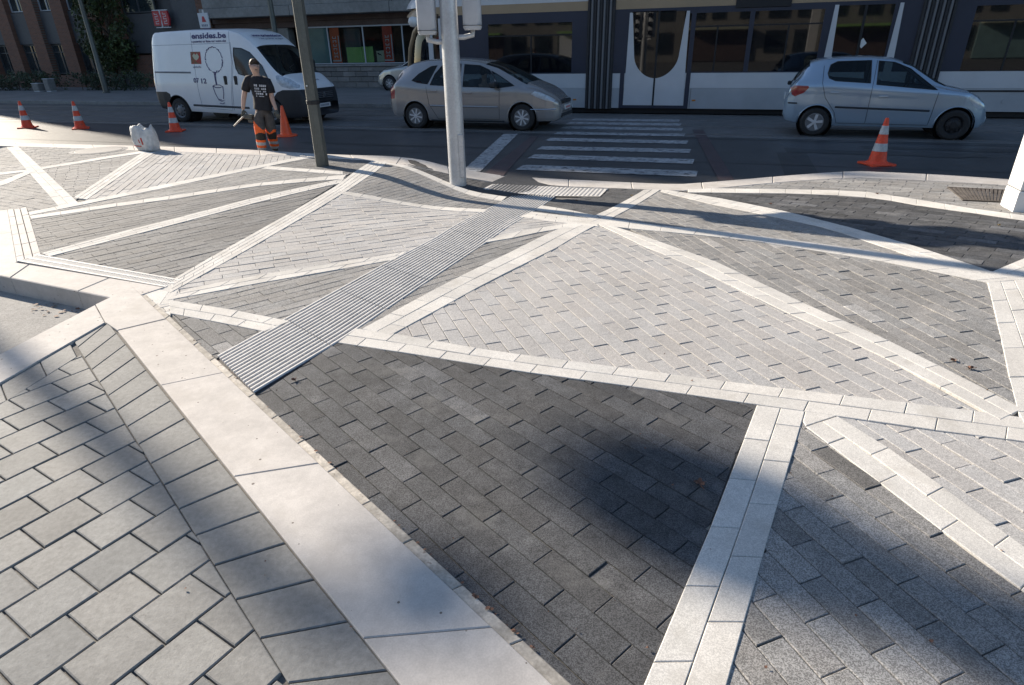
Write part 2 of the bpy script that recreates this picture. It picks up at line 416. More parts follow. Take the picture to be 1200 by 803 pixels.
def ev(P, d, t):
    x = t*d[-1]
    for i in range(len(P)-1):
        if x <= d[i+1] or i == len(P)-2:
            k = (x-d[i])/max(1e-9, d[i+1]-d[i]); return P[i].lerp(P[i+1], k)
def band(Lp, Rp, mname='white_stone', sname='stone_border', part='border_stone', L=.3, W=.105, rows=None, gap=.003, dz=.005, thick=.05, tv=.075, cham=.003, joint='mid_joint', drop=.012, jit=.001, stagger=.5, start=0):
    A, da = resample(Lp); B, db = resample(Rp); Lm = (da[-1]+db[-1])/2
    wid = (ev(A, da, .5)-ev(B, db, .5)).xy.length
    rows = rows or max(1, round(wid/W))
    n = max(8, int(Lm/.25)); ring = [ev(A, da, i/n) for i in range(n+1)]+[ev(B, db, 1-i/n) for i in range(n+1)]
    poly = [(p.x, p.y) for p in ring]
    if area(poly) < 0: poly = poly[::-1]
    root = bed(poly, drop, joint, sname, dz)
    stones = []
    for r in range(rows):
        a0, a1 = r/rows, (r+1)/rows; x = start-(r % 2)*L*stagger
        while x < Lm:
            x0, x1 = max(0, x+gap/2), min(Lm, x+L-gap/2); x += L
            if x1-x0 < .02: continue
            t0, t1 = x0/Lm, x1/Lm; g = gap/2/max(.05, wid)
            ms = [t0, t1] if (x1-x0) < .5 or len(Lp) < 3 else [t0+(t1-t0)*i/4 for i in range(5)]
            e = [(ev(A, da, t), ev(B, db, t)) for t in ms]
            g0 = 0 if r == 0 else g; g1 = 0 if r == rows-1 else g
            q = [p.lerp(p2, a0+g0) for p, p2 in e]+[p.lerp(p2, a1-g1) for p, p2 in reversed(e)]
            stones.append(stone_mesh([(p.x, p.y) for p in q], dz+random.uniform(-jit, jit), cham, thick, (0, 0), gtone(tv, .012)))
    lay(stones, part, mname, root)
    return root

# ---- ground, road, far pavement
b = MB(); b.add([(-900,-900,-.21),(900,-900,-.21),(900,900,-.21),(-900,900,-.21)], [(0,1,2,3)]); structure(b.build('ground', 'ground'))
def sheet(name, mname, s0, s1, n0, n1, z):
    b = MB(); k = 20
    for i in range(k):
        a0, a1 = s0+(s1-s0)*i/k, s0+(s1-s0)*(i+1)/k
        b.add([(a0,n0,z),(a1,n0,z),(a1,n1,z),(a0,n1,z)], [(0,1,2,3)])
    return structure(b.build(name, mname, mw=STREET))
sheet('road', 'asphalt', -220, 220, 7.2, 20.4, RZ)
sheet('tram_track', 'trackbed', -220, 220, 14.55, 19.9, RZ+.004)
rl = MB()
for n0 in (15.0, 16.45, 17.75, 19.2):
    rl.box((-160,n0-.035,RZ), (160,n0+.035,RZ+.009))
    rl.box((-160,n0+.05,RZ), (160,n0+.09,RZ+.0075), 1)
structure(rl.build('tram_rail', ['steel_rail','black'], mw=STREET))
fp = MB(); fp.box((-220,20.42,RZ-.05), (220,29.2,-.02)); structure(fp.build('far_pavement', 'far_paving', mw=STREET))
kb = MB()
for i in range(-60, 30): kb.box((i*1.0+.004,20.25,RZ-.05), (i*1.0+.996,20.42,-.015), bev=.012)
structure(kb.build('far_kerb', 'concrete', mw=STREET))
# ---- repaired strips in the asphalt
M['asphalt_dark'] = mat('asphalt_dark', (.03,.031,.033), .5, noise=[(2,.25),(30,.2)], bump=(150,.6,.003), spec=.8)
def patch(s0, s1, n0, n1, wob=.06):
    k = 14; top = [(s0+(s1-s0)*i/k, n0+random.uniform(-wob, wob)) for i in range(k+1)]; bot = [(s0+(s1-s0)*i/k+random.uniform(-.03, .03), n1+random.uniform(-wob, wob)) for i in range(k+1)]
    b = MB()
    for i in range(k): b.add([(*top[i], RZ+.005), (*top[i+1], RZ+.005), (*bot[i+1], RZ+.005), (*bot[i], RZ+.005)], [(0,1,2,3)])
    structure(b.build('asphalt_repair', 'asphalt_dark', mw=STREET))
patch(1.2, 4.4, 12.75, 13.25, .1); patch(2.6, 7.5, 13.5, 13.85, .07); patch(-9, -4.2, 12.1, 12.3, .04); patch(1.0, 1.5, 10.0, 12.7, .05)
for n0 in (11.35, 14.3): patch(-30, 30, n0, n0+.035, .012)
# ---- road paint, and lens flare laid on as reddish strips
def quad_paint(name, mname, px, z):
    b = MB(); k = 6
    P = [atz(x, y, z) for x, y in px]
    for i in range(k):
        f0, f1 = i/k, (i+1)/k
        b.add([P[0].lerp(P[3], f0), P[1].lerp(P[2], f0), P[1].lerp(P[2], f1), P[0].lerp(P[3], f1)], [(0,1,2,3)])
    return structure(b.build(name, mname))
for (x0, y0), (x1, y1) in (((604,199),(816,207)),((618,185.6),(812,192)),((628.5,175.3),(808,179.3)),((638.5,165),(805,168.8)),((648.5,157.4),(801.5,159.8)),((656,150.6),(799,153.2)),((663,145.3),(797,147.4)),((669,141),(795.5,142.6))):
    A_, B_ = atz(x0, y0, RZ+.008), atz(x1, y1, RZ+.008); b = MB(); k = 6
    for q in range(k):
        a_, c_ = A_.lerp(B_, q/k), A_.lerp(B_, (q+1)/k); b.add([a_, c_, c_+N*.48, a_+N*.48], [(0,1,2,3)])
    structure(b.build('zebra_stripe', 'paint'))
quad_paint('edge_line', 'paint', [(541,201),(563,201),(607,157),(590,157)], RZ+.008)
quad_paint('flare_streak', 'flare_red', [(564,206),(590,206),(631,160),(622,160)], RZ+.008)  # lens flare streaks painted on the road either side of the crossing
quad_paint('flare_streak', 'flare_red', [(843,213),(862,213),(824,152),(811,152)], RZ+.008)

# ---- kerb
kf = [(-90,163),(0,167.6),(160,171),(240,173.6),(300,176),(368,180.4),(426,182.4),(458,183),(520,194.5),(548,200),(600,207),(680,211),(792,216.5),(840,213.2),(894,208.5),(996,200.4),(1080,204),(1182,210.6),(1290,218)]
kbk = [(-90,168),(22,172),(166,176.6),(240,179.6),(300,182),(356,184),(428,187.8),(444,190),(480,195.2),(530,205),(576,213.6),(640,217),(756,222),(804,224.5),(860,219),(896,215.6),(1000,208),(1088,211.8),(1178,217.2),(1290,226)]
def resmatch(a, b, n=60):
    A, da = resample(a); B, db = resample(b); return [ev(A, da, i/n) for i in range(n+1)], [ev(B, db, i/n) for i in range(n+1)]
KF, KB = resmatch(kf, kbk)
band(KF, KB, 'ledge_stone', 'kerb', 'kerb_stone', L=1.0, rows=1, gap=.008, dz=.004, thick=.17, tv=.04, cham=.008, joint='dark_joint', drop=.012)

# ---- bedding under all paving, so no joint is bottomless
def base_bed(px, name):
    P = [at(*q) for q in px]; q = [(p.x, p.y) for p in P]
    bed(q if area(q) > 0 else q[::-1], .0125, 'mid_joint', name)
base_bed([(-140,178),(22,173),(166,177),(240,180),(300,182.5),(356,184.5),(428,188),(480,196),(530,206),(576,214),(640,217.5),(756,222.5),(804,225),(860,219.5),(896,216),(1000,208.5),(1088,212),(1178,217.5),(1290,227),(1500,300),(1420,560),(1420,900),(640,900),(590,800),(350,560),(150,352),(124,342),(20,315),(-140,291)], 'pavement_bed')
base_bed([(146,346),(300,505),(500,720),(640,900),(-220,1000),(-160,570),(0,436),(80,388)], 'pavement_bed')

# ---- fields of small pavers
D, G_, P_ = 'dark_paver', 'grey_paver', 'pale_paver'
paving('dark_paving', [(298,466),(402,397),(484,412),(600,434),(771,456),(894,473),(863,532),(800,702),(754,820),(680,900),(655,798),(512,658),(390,554),(288,460)], -49, D, 'sand_joint', tv=.17, special=.12)
paving('pale_paving', [(424,392),(525,331),(640,292),(704,262),(752,287),(802,307),(918,365),(1018,409),(1160,490),(1000,468),(886,452),(750,436),(636,420),(528,406)], -71, P_, 'mid_joint', tv=.05, special=.0, jit=.002)
paving('dark_paving', [(935,480),(990,531),(1133,646),(1199,693),(1420,850),(1400,940),(830,900),(848,803),(884,676),(925,530)], -70, G_, 'dark_joint', tv=.20, special=.14)
paving('pale_paving', [(960,480),(1054,497),(1124,507),(1200,516),(1330,532),(1420,800),(1200,642),(1156,609)], -73, P_, 'mid_joint', tv=.06, special=.02, jit=.003)
paving('grey_paving', [(730,264),(780,271),(840,278),(880,281),(960,294),(1030,305),(1100,319),(1160,330),(1174,384),(1194,478),(1164,464),(1082,423),(1042,402),(944,359),(840,310),(780,290)], -80, G_, 'mid_joint', tv=.11, special=.03, jit=.003)
paving('grey_paving', [(712,256),(774,221),(800,229),(900,251),(970,266),(1040,288),(1090,307),(1164,322),(1060,302),(970,288),(880,277),(800,269),(765,266)], -78, G_, 'mid_joint', tv=.1)
paving('dark_paving', [(806,225),(912,225),(1000,227.5),(1040,232),(1080,239),(1140,248),(1200,257),(1300,272),(1300,290),(1200,305),(1166,322),(1134,311),(1076,291),(1040,280),(1000,270),(920,250)], -45, D, 'mid_joint', tv=.2, special=.2)
paving('grey_paving', [(806,225),(860,218),(896,214.5),(1000,207),(1088,210.5),(1178,216),(1300,226),(1300,270),(1200,256),(1140,248),(1080,238),(1010,228),(912,226)], -40, G_, 'mid_joint', tv=.16)
paving('dark_paving', [(640,236),(704,228),(712,220),(757,221),(700,255),(660,248),(636,243)], -60, D, 'mid_joint', tv=.1)
paving('grey_paving', [(624,247),(660,248),(706,254),(695,262),(650,255),(612,253)], 25, G_, 'mid_joint')
paving('pale_paving', [(604,252),(660,259),(706,264),(666,268),(604,275),(560,285)], 25, P_, 'mid_joint', tv=.05)
paving('grey_paving', [(545,295),(600,276),(668,264),(690,262),(525,335),(430,390),(395,402),(470,350)], 40, G_, 'mid_joint', tv=.1)
paving('pale_paving', [(402,222),(480,239),(520,245),(575,247),(520,278),(470,302),(420,308),(320,323),(196,352),(196,346),(254,308)], 25, P_, 'mid_joint', tv=.06, jit=.003)
paving('grey_paving', [(196,352),(300,330),(350,321),(470,298),(400,340),(332,378),(270,367)], 40, G_, 'mid_joint', tv=.1)
paving('dark_paving', [(196,362),(308,384),(335,374),(280,402),(254,420),(232,405)], -47, 'mid_paver', 'mid_joint', tv=.16, special=.15)
paving('dark_paving', [(52,300),(150,275),(240,252),(300,236),(398,213),(300,273),(205,330),(130,315),(46,300)], 47, 'mid_paver', 'dark_joint', tv=.12, jit=.002)
paving('dark_paving', [(35,256),(140,240),(240,228),(300,217),(410,207),(380,215),(290,235),(200,259),(150,271),(47,300)], 47, 'mid_paver', 'mid_joint', tv=.12)
paving('grey_paving', [(33,252),(84,242),(140,231),(240,210),(300,196),(316,194),(410,203),(404,207),(300,216),(240,225),(140,239),(36,256)], 52, G_, 'mid_joint', tv=.09)
paving('pale_paving', [(98,236),(176,178),(240,178.5),(300,181),(360,183.5),(300,196),(200,217)], 106, P_, 'mid_joint', tv=.06)
paving('dark_paving', [(306,197),(354,183),(384,184.5),(440,187),(444,190),(416,204),(402,203)], 35, 'mid_paver', 'mid_joint')
paving('grey_paving', [(46,196),(172,177),(175,178),(88,235)], 30, G_, 'mid_joint', tv=.1)
paving('grey_paving', [(18,171.5),(172,175.8),(168,178),(46,198)], 20, G_, 'mid_joint', tv=.1)
paving('grey_paving', [(-140,232),(0,216),(34,203),(72,242),(35,251),(31,243),(9,246),(-140,275)], -30, G_, 'mid_joint', tv=.1)
paving('grey_paving', [(10,172),(34,200),(0,204),(-140,218),(-140,176),(0,174)], -30, G_, 'mid_joint', tv=.1)
paving('grey_paving', [(-140,216),(0,204),(36,200),(34,204),(0,217),(-140,242)], -30, G_, 'mid_joint', tv=.1)
paving('grey_paving', [(402,224),(452,189),(462,193),(530,219),(562,230),(592,235),(572,249),(520,245),(480,240)], 62, G_, 'mid_joint', tv=.08)
paving('dark_paving', [(468,192),(530,203),(580,212),(563,221),(606,229),(596,235),(560,228),(530,217)], 62, D, 'mid_joint')

# ---- white stone borders
W_ = 'white_stone'
band([(8,173),(69,242)], [(21,171.6),(92,238)])
band([(-140,216.5),(0,202.5),(31,199.5)], [(-140,220),(0,205.5),(34,201)], rows=1)
band([(-140,235),(0,213),(32,200.5)], [(-140,244),(0,219.5),(36,203.5)], rows=1)
band([(48,196.5),(168,177)], [(50,198.8),(173,179)], rows=1)
band([(86,232),(169,178)], [(102,234),(182,179)])
band([(33,249),(69,242),(100,236),(200,215),(300,195),(354,183.8)], [(35,252.5),(84,243),(140,231.5),(200,219.3),(300,198.2),(366,185)], rows=1)
band([(35,253.5),(140,238),(200,230),(300,215),(406,205)], [(37,257),(140,242),(200,234),(300,218.6),(402,210)], rows=1)
band([(49,297),(150,270),(240,247.5),(290,234),(380,214),(404,209.5)], [(58,301),(150,277.5),(240,254),(300,238),(380,219),(399,215)])
band([(206,326),(252,299),(396,217),(412,204),(437,188)], [(199,344),(278,300),(406,224.5),(440,202),(454,190.5)])
band([(314,195),(402,201.3)], [(306,198),(402,205)], rows=1)
band([(404,224.6),(480,238),(520,243),(572,245.8)], [(400,228),(480,241.5),(520,247),(566,249.4)], rows=1)
band([(622,248.5),(650,252),(690,256.5)], [(610,254.5),(660,262),(702,266)])
band([(634,241),(660,245),(698,253)], [(628,246.3),(660,251),(706,258)], rows=1)
band([(452,190.5),(480,195.6),(530,216),(560,226),(594,231)], [(446,190.5),(462,194),(528,220),(560,231),(588,236)], rows=1)
band([(697,253),(755,222.5)], [(714,257.5),(774,222.5)])
band([(704,255),(770,264.5),(840,271),(880,276),(970,287),(1040,297),(1100,307.5),(1160,319),(1216,327)], [(702,264),(736,268),(780,272),(840,278),(880,282),(980,298),(1030,306),(1100,320),(1158,332)], rows=1, L=.36)
band([(776,222),(840,232),(920,248),(1000,268),(1076,290),(1168,321)], [(774,225),(830,239),(900,253),(970,268),(1088,308),(1130,320)])
band([(806,222.5),(836,221),(912,222),(960,223),(1010,224.4),(1080,235),(1140,245),(1200,253),(1300,266)], [(806,226),(836,226),(920,227),(1000,230),(1040,234.5),(1080,242),(1140,250),(1200,259),(1300,273)], rows=1)
band([(1160,320),(1200,303),(1300,266)], [(1186,328),(1216,318),(1330,275)], rows=2)
band([(1157,331),(1170,384),(1190,477),(1230,560)], [(1218,325),(1260,384),(1330,480),(1400,560)], rows=4, L=.4)
band([(417,385.5),(484,394.5),(528,404),(600,414.5),(691,426.5),(751,434.5),(886,452),(960,460.6),(1040,470),(1126,480),(1200,490),(1330,508)], [(396,402),(484,415.5),(600,434.5),(647,441),(771,458),(886,475),(980,488),(1054,499),(1124,509),(1200,518),(1330,537)], rows=2)
band([(887,475.5),(832,620),(797,702),(755,803),(722,880)], [(943,483),(906,609),(887,676),(851.5,803),(832,875)], rows=2, L=.336)
tipped = band([(981,488.5),(1048,530),(1156,609),(1200,642),(1350,752)], [(944.5,501),(1062,590),(1133,646),(1199,693),(1330,790)], rows=2)
stone_mesh([(p.x, p.y) for p in (at(944,482.8), at(980.5,488), at(944.3,500), at(940.8,494.5))], .005, .003, .05, (0, 0), (1, 1, 1)).build('border_stone', W_, tipped, fix=False)
band([(198,352),(270,363),(340,377)], [(200,368),(250,377),(310,389)], rows=2)
band([(224,338),(320,320),(420,305),(478,294.5)], [(196,352.5),(300,333),(350,324.5),(462,305)], rows=2)
band([(586,275.5),(640,266),(672,261)], [(566,285),(600,279.5),(640,271),(674,265.5)], rows=1)
band([(424,386),(525,331),(600,295),(664,264.5),(690,256)], [(458,393.5),(572,331),(652,291),(699,264),(716,258)], rows=2)
band([(722,266.5),(780,286),(840,307.5),(944.5,357),(1042,400),(1142,450),(1198,480)], [(700,263),(752,288),(802,308.5),(918,365),(1018,410.5),(1076,440),(1172,493)], rows=2, L=.36)

# ---- ledges
ledge = [((111,357),(155,335.6)),((128,379),(171,350)),((235,518),(265.5,434)),((317.6,620),(373,538)),((402,724),(562,715)),((466,802),(653,803))]
aL = [atz(x, y, .012) for x, y in [(138,387.5),(235,518),(317.6,620),(402,724),(466,802),(560,915)]]
aR = [atz(x, y, .012) for x, y in [(195,374),(265.5,434),(373,538),(562,715),(653,803),(760,908)]]
def straight(P): return [P[0], P[-1]]
band(straight(aL), straight(aR), 'ledge_stone', 'stone_ledge', 'ledge_slab', L=1.185, rows=1, gap=.003, dz=.012, thick=.16, tv=.03, cham=.004, joint='mortar', drop=.013, start=-.10)
corner = [atz(x, y, .012) for x, y in [(112,356.6),(155,335.6),(194.4,373.3),(137.6,386.8),(123.5,377.2)]]
stone_mesh([(p.x, p.y) for p in corner], .012, .004, .16, (0, 0), (1, 1, 1)).build('ledge_slab', 'ledge_stone', bpy.data.objects['stone_ledge'], fix=False)
so = [atz(x, y, .004) for x, y in [(158,333),(188,362),(304,462.6),(400,552),(524,659),(670,798),(780,903)]]
si = [atz(x, y, .012) for x, y in [(154,335),(171,350.2),(265.5,434.2),(373,538),(562,715),(653,803),(760,908)]]
band(straight(si), straight(so), 'mortar', 'mortar_edge', 'edge_strip_stone', L=.31, rows=1, gap=.004, dz=.003, thick=.05, tv=.18, cham=.004, joint='mid_joint')
bT = [atz(x, y, .012) for x, y in [(-90,461),(0,416),(24,403),(124,348)]]; bB = [atz(x, y, .012) for x, y in [(-90,500),(0,450),(34,430),(121,372)]]
bT[-1] = atz(111.2,356.9,.012); bB[-1] = atz(122.8,377.6,.012)
band([bT[0], bT[-1]], [bB[0], bB[-1]], 'ledge_stone', 'stone_ledge', 'ledge_slab', L=5, rows=1, gap=.003, dz=.010, thick=.17, tv=.01, cham=.005, joint='sand_joint', drop=.014, start=0)
band([at(-120,285), at(194,337.5)], [atz(-120,299,.008), atz(146,352,.008)], "ledge_stone", "stone_ledge", "ledge_slab", L=.98, rows=1, gap=.004, dz=.008, thick=.16, tv=.02, cham=.008, joint="sand_joint", drop=.01)
band([(-140,262),(9,246.5)], [(-140,340),(20,308)], 'ledge_stone', 'pale_slabs', 'slab', L=.9, rows=2, gap=.004, dz=.006, tv=.02, joint='sand_joint')
paving('stone_border', [(146,340),(190,336),(214,326),(208,344),(232,336),(199,352),(200,370),(186,362)], 40, W_, 'mid_joint', L=.3, dz=.001)
band([(190,338),(205,327),(214,329)], [(156,335),(190,360),(202,356)], 'white_stone', 'stone_border', 'border_stone', L=.3, rows=2, dz=.002)
b = MB(); q = [atz(x, y, -.15) for x, y in [(-200,310),(60,330),(160,330),(150,370),(60,420),(-200,520)]]
b.add(q, [list(range(6))]); structure(b.build('sunken_ground', 'gravel'))
# slotted drain slabs beside the pale slabs, perforated grate beside the ledge
for l0, l1, r0, r1 in (((9,246),(20,307),(15.8,245.4),(28.8,304.8)), ((16.5,245.3),(29.5,304.5),(23.2,244.4),(38.6,302.3)), ((24,244.3),(39.5,302),(31,243),(48,299))):
    band([l0, l1], [r0, r1], 'ledge_stone', 'slot_drain', 'drain_slab', L=.5, rows=1, gap=.006, dz=.004, tv=.05, joint='dark_joint', drop=.03)
gp = [at(x, y) for x, y in ((21,306.5),(46,299),(213,328.5),(194,337))]
gpoly = [(p.x, p.y) for p in gp]; 
root = tag(bed(gpoly if area(gpoly) > 0 else gpoly[::-1], .02, 'dark_joint', 'drain_grate'), 'long perforated pale drain grate along the dark paving by the ledge', 'drain grate')
del root['kind']
b = MB(); n = 66
for i in range(n):
    f0, f1 = i/n, (i+.5)/n
    a0, a1 = gp[0].lerp(gp[3], f0), gp[0].lerp(gp[3], f1); c0, c1 = gp[1].lerp(gp[2], f0), gp[1].lerp(gp[2], f1)
    for z0, z1, k0, k1 in ((-.02, .003, 0, 1),):
        b.add([(p.x, p.y, z) for z in (z0, z1) for p in (a0, a1, c1, c0)], [(0,3,2,1),(4,5,6,7),(0,1,5,4),(1,2,6,5),(2,3,7,6),(3,0,4,7)])
stuff(b.build('cross_bar', 'rib_pale', root))
b = MB()
for k0, k1 in ((0,.12),(.44,.56),(.88,1)):
    e = [gp[0].lerp(gp[1], k0), gp[3].lerp(gp[2], k0), gp[3].lerp(gp[2], k1), gp[0].lerp(gp[1], k1)]
    b.add([(p.x, p.y, z) for z in (-.02, .006) for p in e], [(0,3,2,1),(4,5,6,7),(0,1,5,4),(1,2,6,5),(2,3,7,6),(3,0,4,7)])
b.build('long_bar', 'rib_pale', root)

# ---- grey blocks in the left foreground
sL = [at(x, y) for x, y in [(84,395),(340,802),(410,915)]]; sR = [atz(x, y, 0) for x, y in [(117.5,367),(464,802),(558,915)]]
CP = 'concrete_paver'
band(straight(sL), straight(sR), CP, 'soldier_course', 'paver', L=.232, rows=1, gap=.007, dz=0, thick=.03, tv=.10, cham=.004, joint='dark_joint', drop=.02)
paving('grey_block_paving', [(95,415.5),(132.2,474.5),(187.2,562),(224.2,621),(276.4,704),(338.6,803),(408.3,915),(-220,1000),(-160,570),(10,468)], 57.5, CP, 'dark_joint', L=.221, W=.207, gap=.007, tv=.14, cham=.004, drop=.02, anchor=(44,690), thick=.03, tilt=.012, jit=.002)
band([(-130,540),(10,468.5),(90,418.5)], [atz(-120,512,0), atz(0,445,0), atz(34,425,0), atz(80,399,0)], CP, 'edge_course', 'paver', L=.29, rows=1, gap=.006, dz=0, thick=.03, tv=.09, cham=.004, joint='dark_joint', drop=.02)

# ---- tactile strip (ribbed) and blister pad
tl = [(254,417),(332,374),(450,309),(512,277),(564,248),(604,227)]; tr = [(298,461),(402,398.5),(532,310.5),(572,284),(616,254.5),(652,230)]
A, da = resample(tl); B, db = resample(tr)
strip = bed([(p.x, p.y) for p in ([B[0]]+B[1:]+A[::-1])] if area([(p.x, p.y) for p in (B+A[::-1])]) > 0 else [(p.x, p.y) for p in (A+B[::-1])], .006, 'rib_base', 'tactile_strip')
NT = 9; NR = 16
for i in range(NT):
    t0, t1 = i/NT+.0006, (i+1)/NT-.0006
    b = MB(); ts = [t0+(t1-t0)*k/4 for k in range(5)]
    for r in range(NR):
        f0, f1 = (r+.12)/NR, (r+.66)/NR; fm = .006
        rings = []
        for t in ts:
            a, c = ev(A, da, t), ev(B, db, t); ring = []
            for ff, hz in ((f0-.004, -.004), (f0+.006, .005), (f1-.006, .005), (f1+.004, -.004)):
                p = a.lerp(c, ff); ring.append((p.x, p.y, zg(p.x, p.y)+hz))
            rings.append(ring)
        b.rings(rings, True, 0, cap=True)
    for r in range(NR+1):
        f0, f1 = max(0, (r-.34)/NR), min(1, (r+.12)/NR); e = []
        for t in ts:
            a, c = ev(A, da, t), ev(B, db, t); e.append([(p.x, p.y, zg(p.x, p.y)-.003) for p in (a.lerp(c, f0), a.lerp(c, f1))])
        b.rings(e, False, 1)
    b.build('ribbed_tile', ['rib_pale','rib_base'], strip)
pad = [(577,216.5),(640,219),(712,222),(703,231),(652,230.5),(604,227),(566,222)]
pp = [at(*q) for q in pad]; pp2 = [(p.x, p.y) for p in pp]
if area(pp2) < 0: pp2 = pp2[::-1]
padr = bed(pp2, .001, 'rib_pale', 'blister_pad', .009)
b = MB()
xs = [p[0] for p in pp2]; ys = [p[1] for p in pp2]
def inside(poly, x, y):
    c = False; n = len(poly)
    for i in range(n):
        (x1, y1), (x2, y2) = poly[i], poly[i-1]
        if (y1 > y) != (y2 > y) and x < (x2-x1)*(y-y1)/(y2-y1)+x1: c = not c
    return c
for i in range(70):
    for j in range(64):
        p = U*(-3.6+i*.06)+N*(6.6+j*.06)
        if inside(pp2, p.x, p.y): b.lathe([(.022,-.001),(.016,.006),(.006,.007)], (p.x, p.y, zg(p.x, p.y)+.008), k=6)
stuff(b.build('blister', 'pale_paver', padr, smooth=False))

# ---- drain grate in the right pavement, manhole cover at left
gr = [at(x, y) for x, y in ((1110,220),(1180,223.5),(1174,237.5),(1128,235.5))]
g0 = thing('drain_grate', 'rusty square drain grate in the pavement beside the white post', 'drain grate', gr[0])
b = MB(); n = 14
rel = [p-gr[0] for p in gr]
def slab(b, q, z0, z1, mi=0): b.add([(p.x, p.y, p.z+z) for z in (z0, z1) for p in q], [(0,3,2,1),(4,5,6,7),(0,1,5,4),(1,2,6,5),(2,3,7,6),(3,0,4,7)], mi)
slab(b, rel, -.02, .0035); b.build('grate_bed', 'black', g0)
for i in range(n):
    b = MB(); slab(b, [rel[0].lerp(rel[1], (i+.1)/n), rel[0].lerp(rel[1], (i+.8)/n), rel[3].lerp(rel[2], (i+.8)/n), rel[3].lerp(rel[2], (i+.1)/n)], .0, .011)
    b.build('grate_bar', 'rust', g0)
b = MB()
for i, j in ((0,1),(1,2),(2,3),(3,0)):
    a, c = rel[i], rel[j]; cen = sum(rel, Vector())/4
    slab(b, [a, c, c.lerp(cen, .08), a.lerp(cen, .08)], 0, .013)
b.build('grate_frame', 'rust', g0)
mc = at(116,176.5)
b = MB(); b.lathe([(.42,-.01),(.42,.006),(.40,.010),(.0,.010)], (0,0,0), k=24, mi=0, cap=False); b.lathe([(.5,-.01),(.5,.005),(.43,.005)], (0,0,0), k=24, mi=1, cap=False)
o = b.build('manhole_cover', ['far_paving','steel_wheel']); o.location = mc; tag(o, 'round manhole cover in grey paving near the kerb at far left', 'manhole cover')

# ------------------------------------------------------------------ buildings across the street
NB = 29.0
ZB = -.02
def fbox(b, s0, s1, n0, n1, z0, z1, mi=0, bev=0): b.box((s0, n0, z0), (s1, n1, z1), mi, bev=bev)
ROOF = 23.4
bm_ = thing('brick_building', 'brick office building with brick piers, grey panels and tall windows, behind hedge', 'building', mw=STREET)
b = MB(); fbox(b, -55.9, -25.62, NB+.4, NB+14, ZB-.1, ROOF+1.2); b.build('wall', 'slate_panel', bm_)
b = MB(); fbox(b, -55.9, -33.3, NB-.02, NB+.4, ZB-.1, .62); b.build('plinth', 'brick', bm_)
piers = [-40.3-2.2*k for k in range(9)][::-1]+[-38.03, -35.88, -33.6]
for p in piers:
    b = MB(); fbox(b, p-.46, p+.44, NB-.12, NB+.4, ZB-.08, ROOF+.8); b.build('brick_pier', 'brick', bm_)
def window(parent, s0, s1, z0, z1, n, cols=2, fr='window_frame', transom=True, low=False, glass='window_glass'):
    b = MB(); t = .06
    fbox(b, s0, s1, n, n+.1, z0, z0+t); fbox(b, s0, s1, n, n+.1, z1-t, z1)
    for k in range(cols+1):
        c = s0+(s1-s0-t)*k/cols; fbox(b, c, c+t, n+.003, n+.097, z0+t, z1-t)
    if transom:
        zt = z0+(z1-z0)*.72; fbox(b, s0+t, s1-t, n+.006, n+.094, zt, zt+t)
    f = b.build('window', fr, parent)
    g = MB(); fbox(g, s0+.02, s1-.02, n+.05, n+.06, z0+.02, z1-.02); g.build('pane', glass, f)
    g = MB(); r = random.uniform(.25, .6); fbox(g, s0+.1, s0+(s1-s0)*r, n+.18, n+.2, z0+.1, z1-.1-random.uniform(0, .5)); g.build('blind', 'curtain', f)
    return f
for a, c in zip(piers[:-1], piers[1:]):
    s0, s1 = a+.46, c-.48
    window(bm_, s0, s1, .68, 2.25, NB+.22, 2)
    for k in range(7):
        z = 2.28+k*3.3
        b = MB(); fbox(b, s0-.02, s1+.02, NB+.12, NB+.4, z, z+1.62); b.build('spandrel_panel', 'slate_panel', bm_)
        if k == 0: window(bm_, s0, s1, z+1.66, z+3.26, NB+.22, 2, 'frame_pale')
        else:
            g = MB(); fbox(g, s0, s1, NB+.25, NB+.3, z+1.66, z+3.26); g.build('window', 'window_glass', bm_)
# entrance part beside the tree
b = MB(); fbox(b, -33.1, -31.45, NB-.05, NB+.4, 2.4, ROOF+.8); fbox(b, -31.5, -30.2, NB+.1, NB+.4, ZB-.08, 1.6); fbox(b, -26.35, -25.62, NB-.1, NB+.4, ZB-.08, ROOF+.8)
b.build('brick_pier', 'brick', bm_)
b = MB(); fbox(b, -31.45, -28.0, NB+.05, NB+.4, 1.7, 3.6); fbox(b, -27.98, -26.36, NB-.02, NB+.4, 1.7, 4.4); b.build('grey_panel', 'slate_panel', bm_)
window(bm_, -31.4, -29.2, 3.64, 5.2, NB+.08, 2, 'window_frame', False)
b = MB(); fbox(b, -30.2, -26.4, NB+.36, NB+.42, ZB, 1.65); b.build('entrance_door', 'black_plastic', bm_)
b = MB(); fbox(b, -29.15, -26.4, NB+.1, NB+.4, 4.42, ROOF); fbox(b, -31.44, -29.2, NB+.1, NB+.4, 5.25, ROOF); b.build('upper_wall', 'slate_panel', bm_)
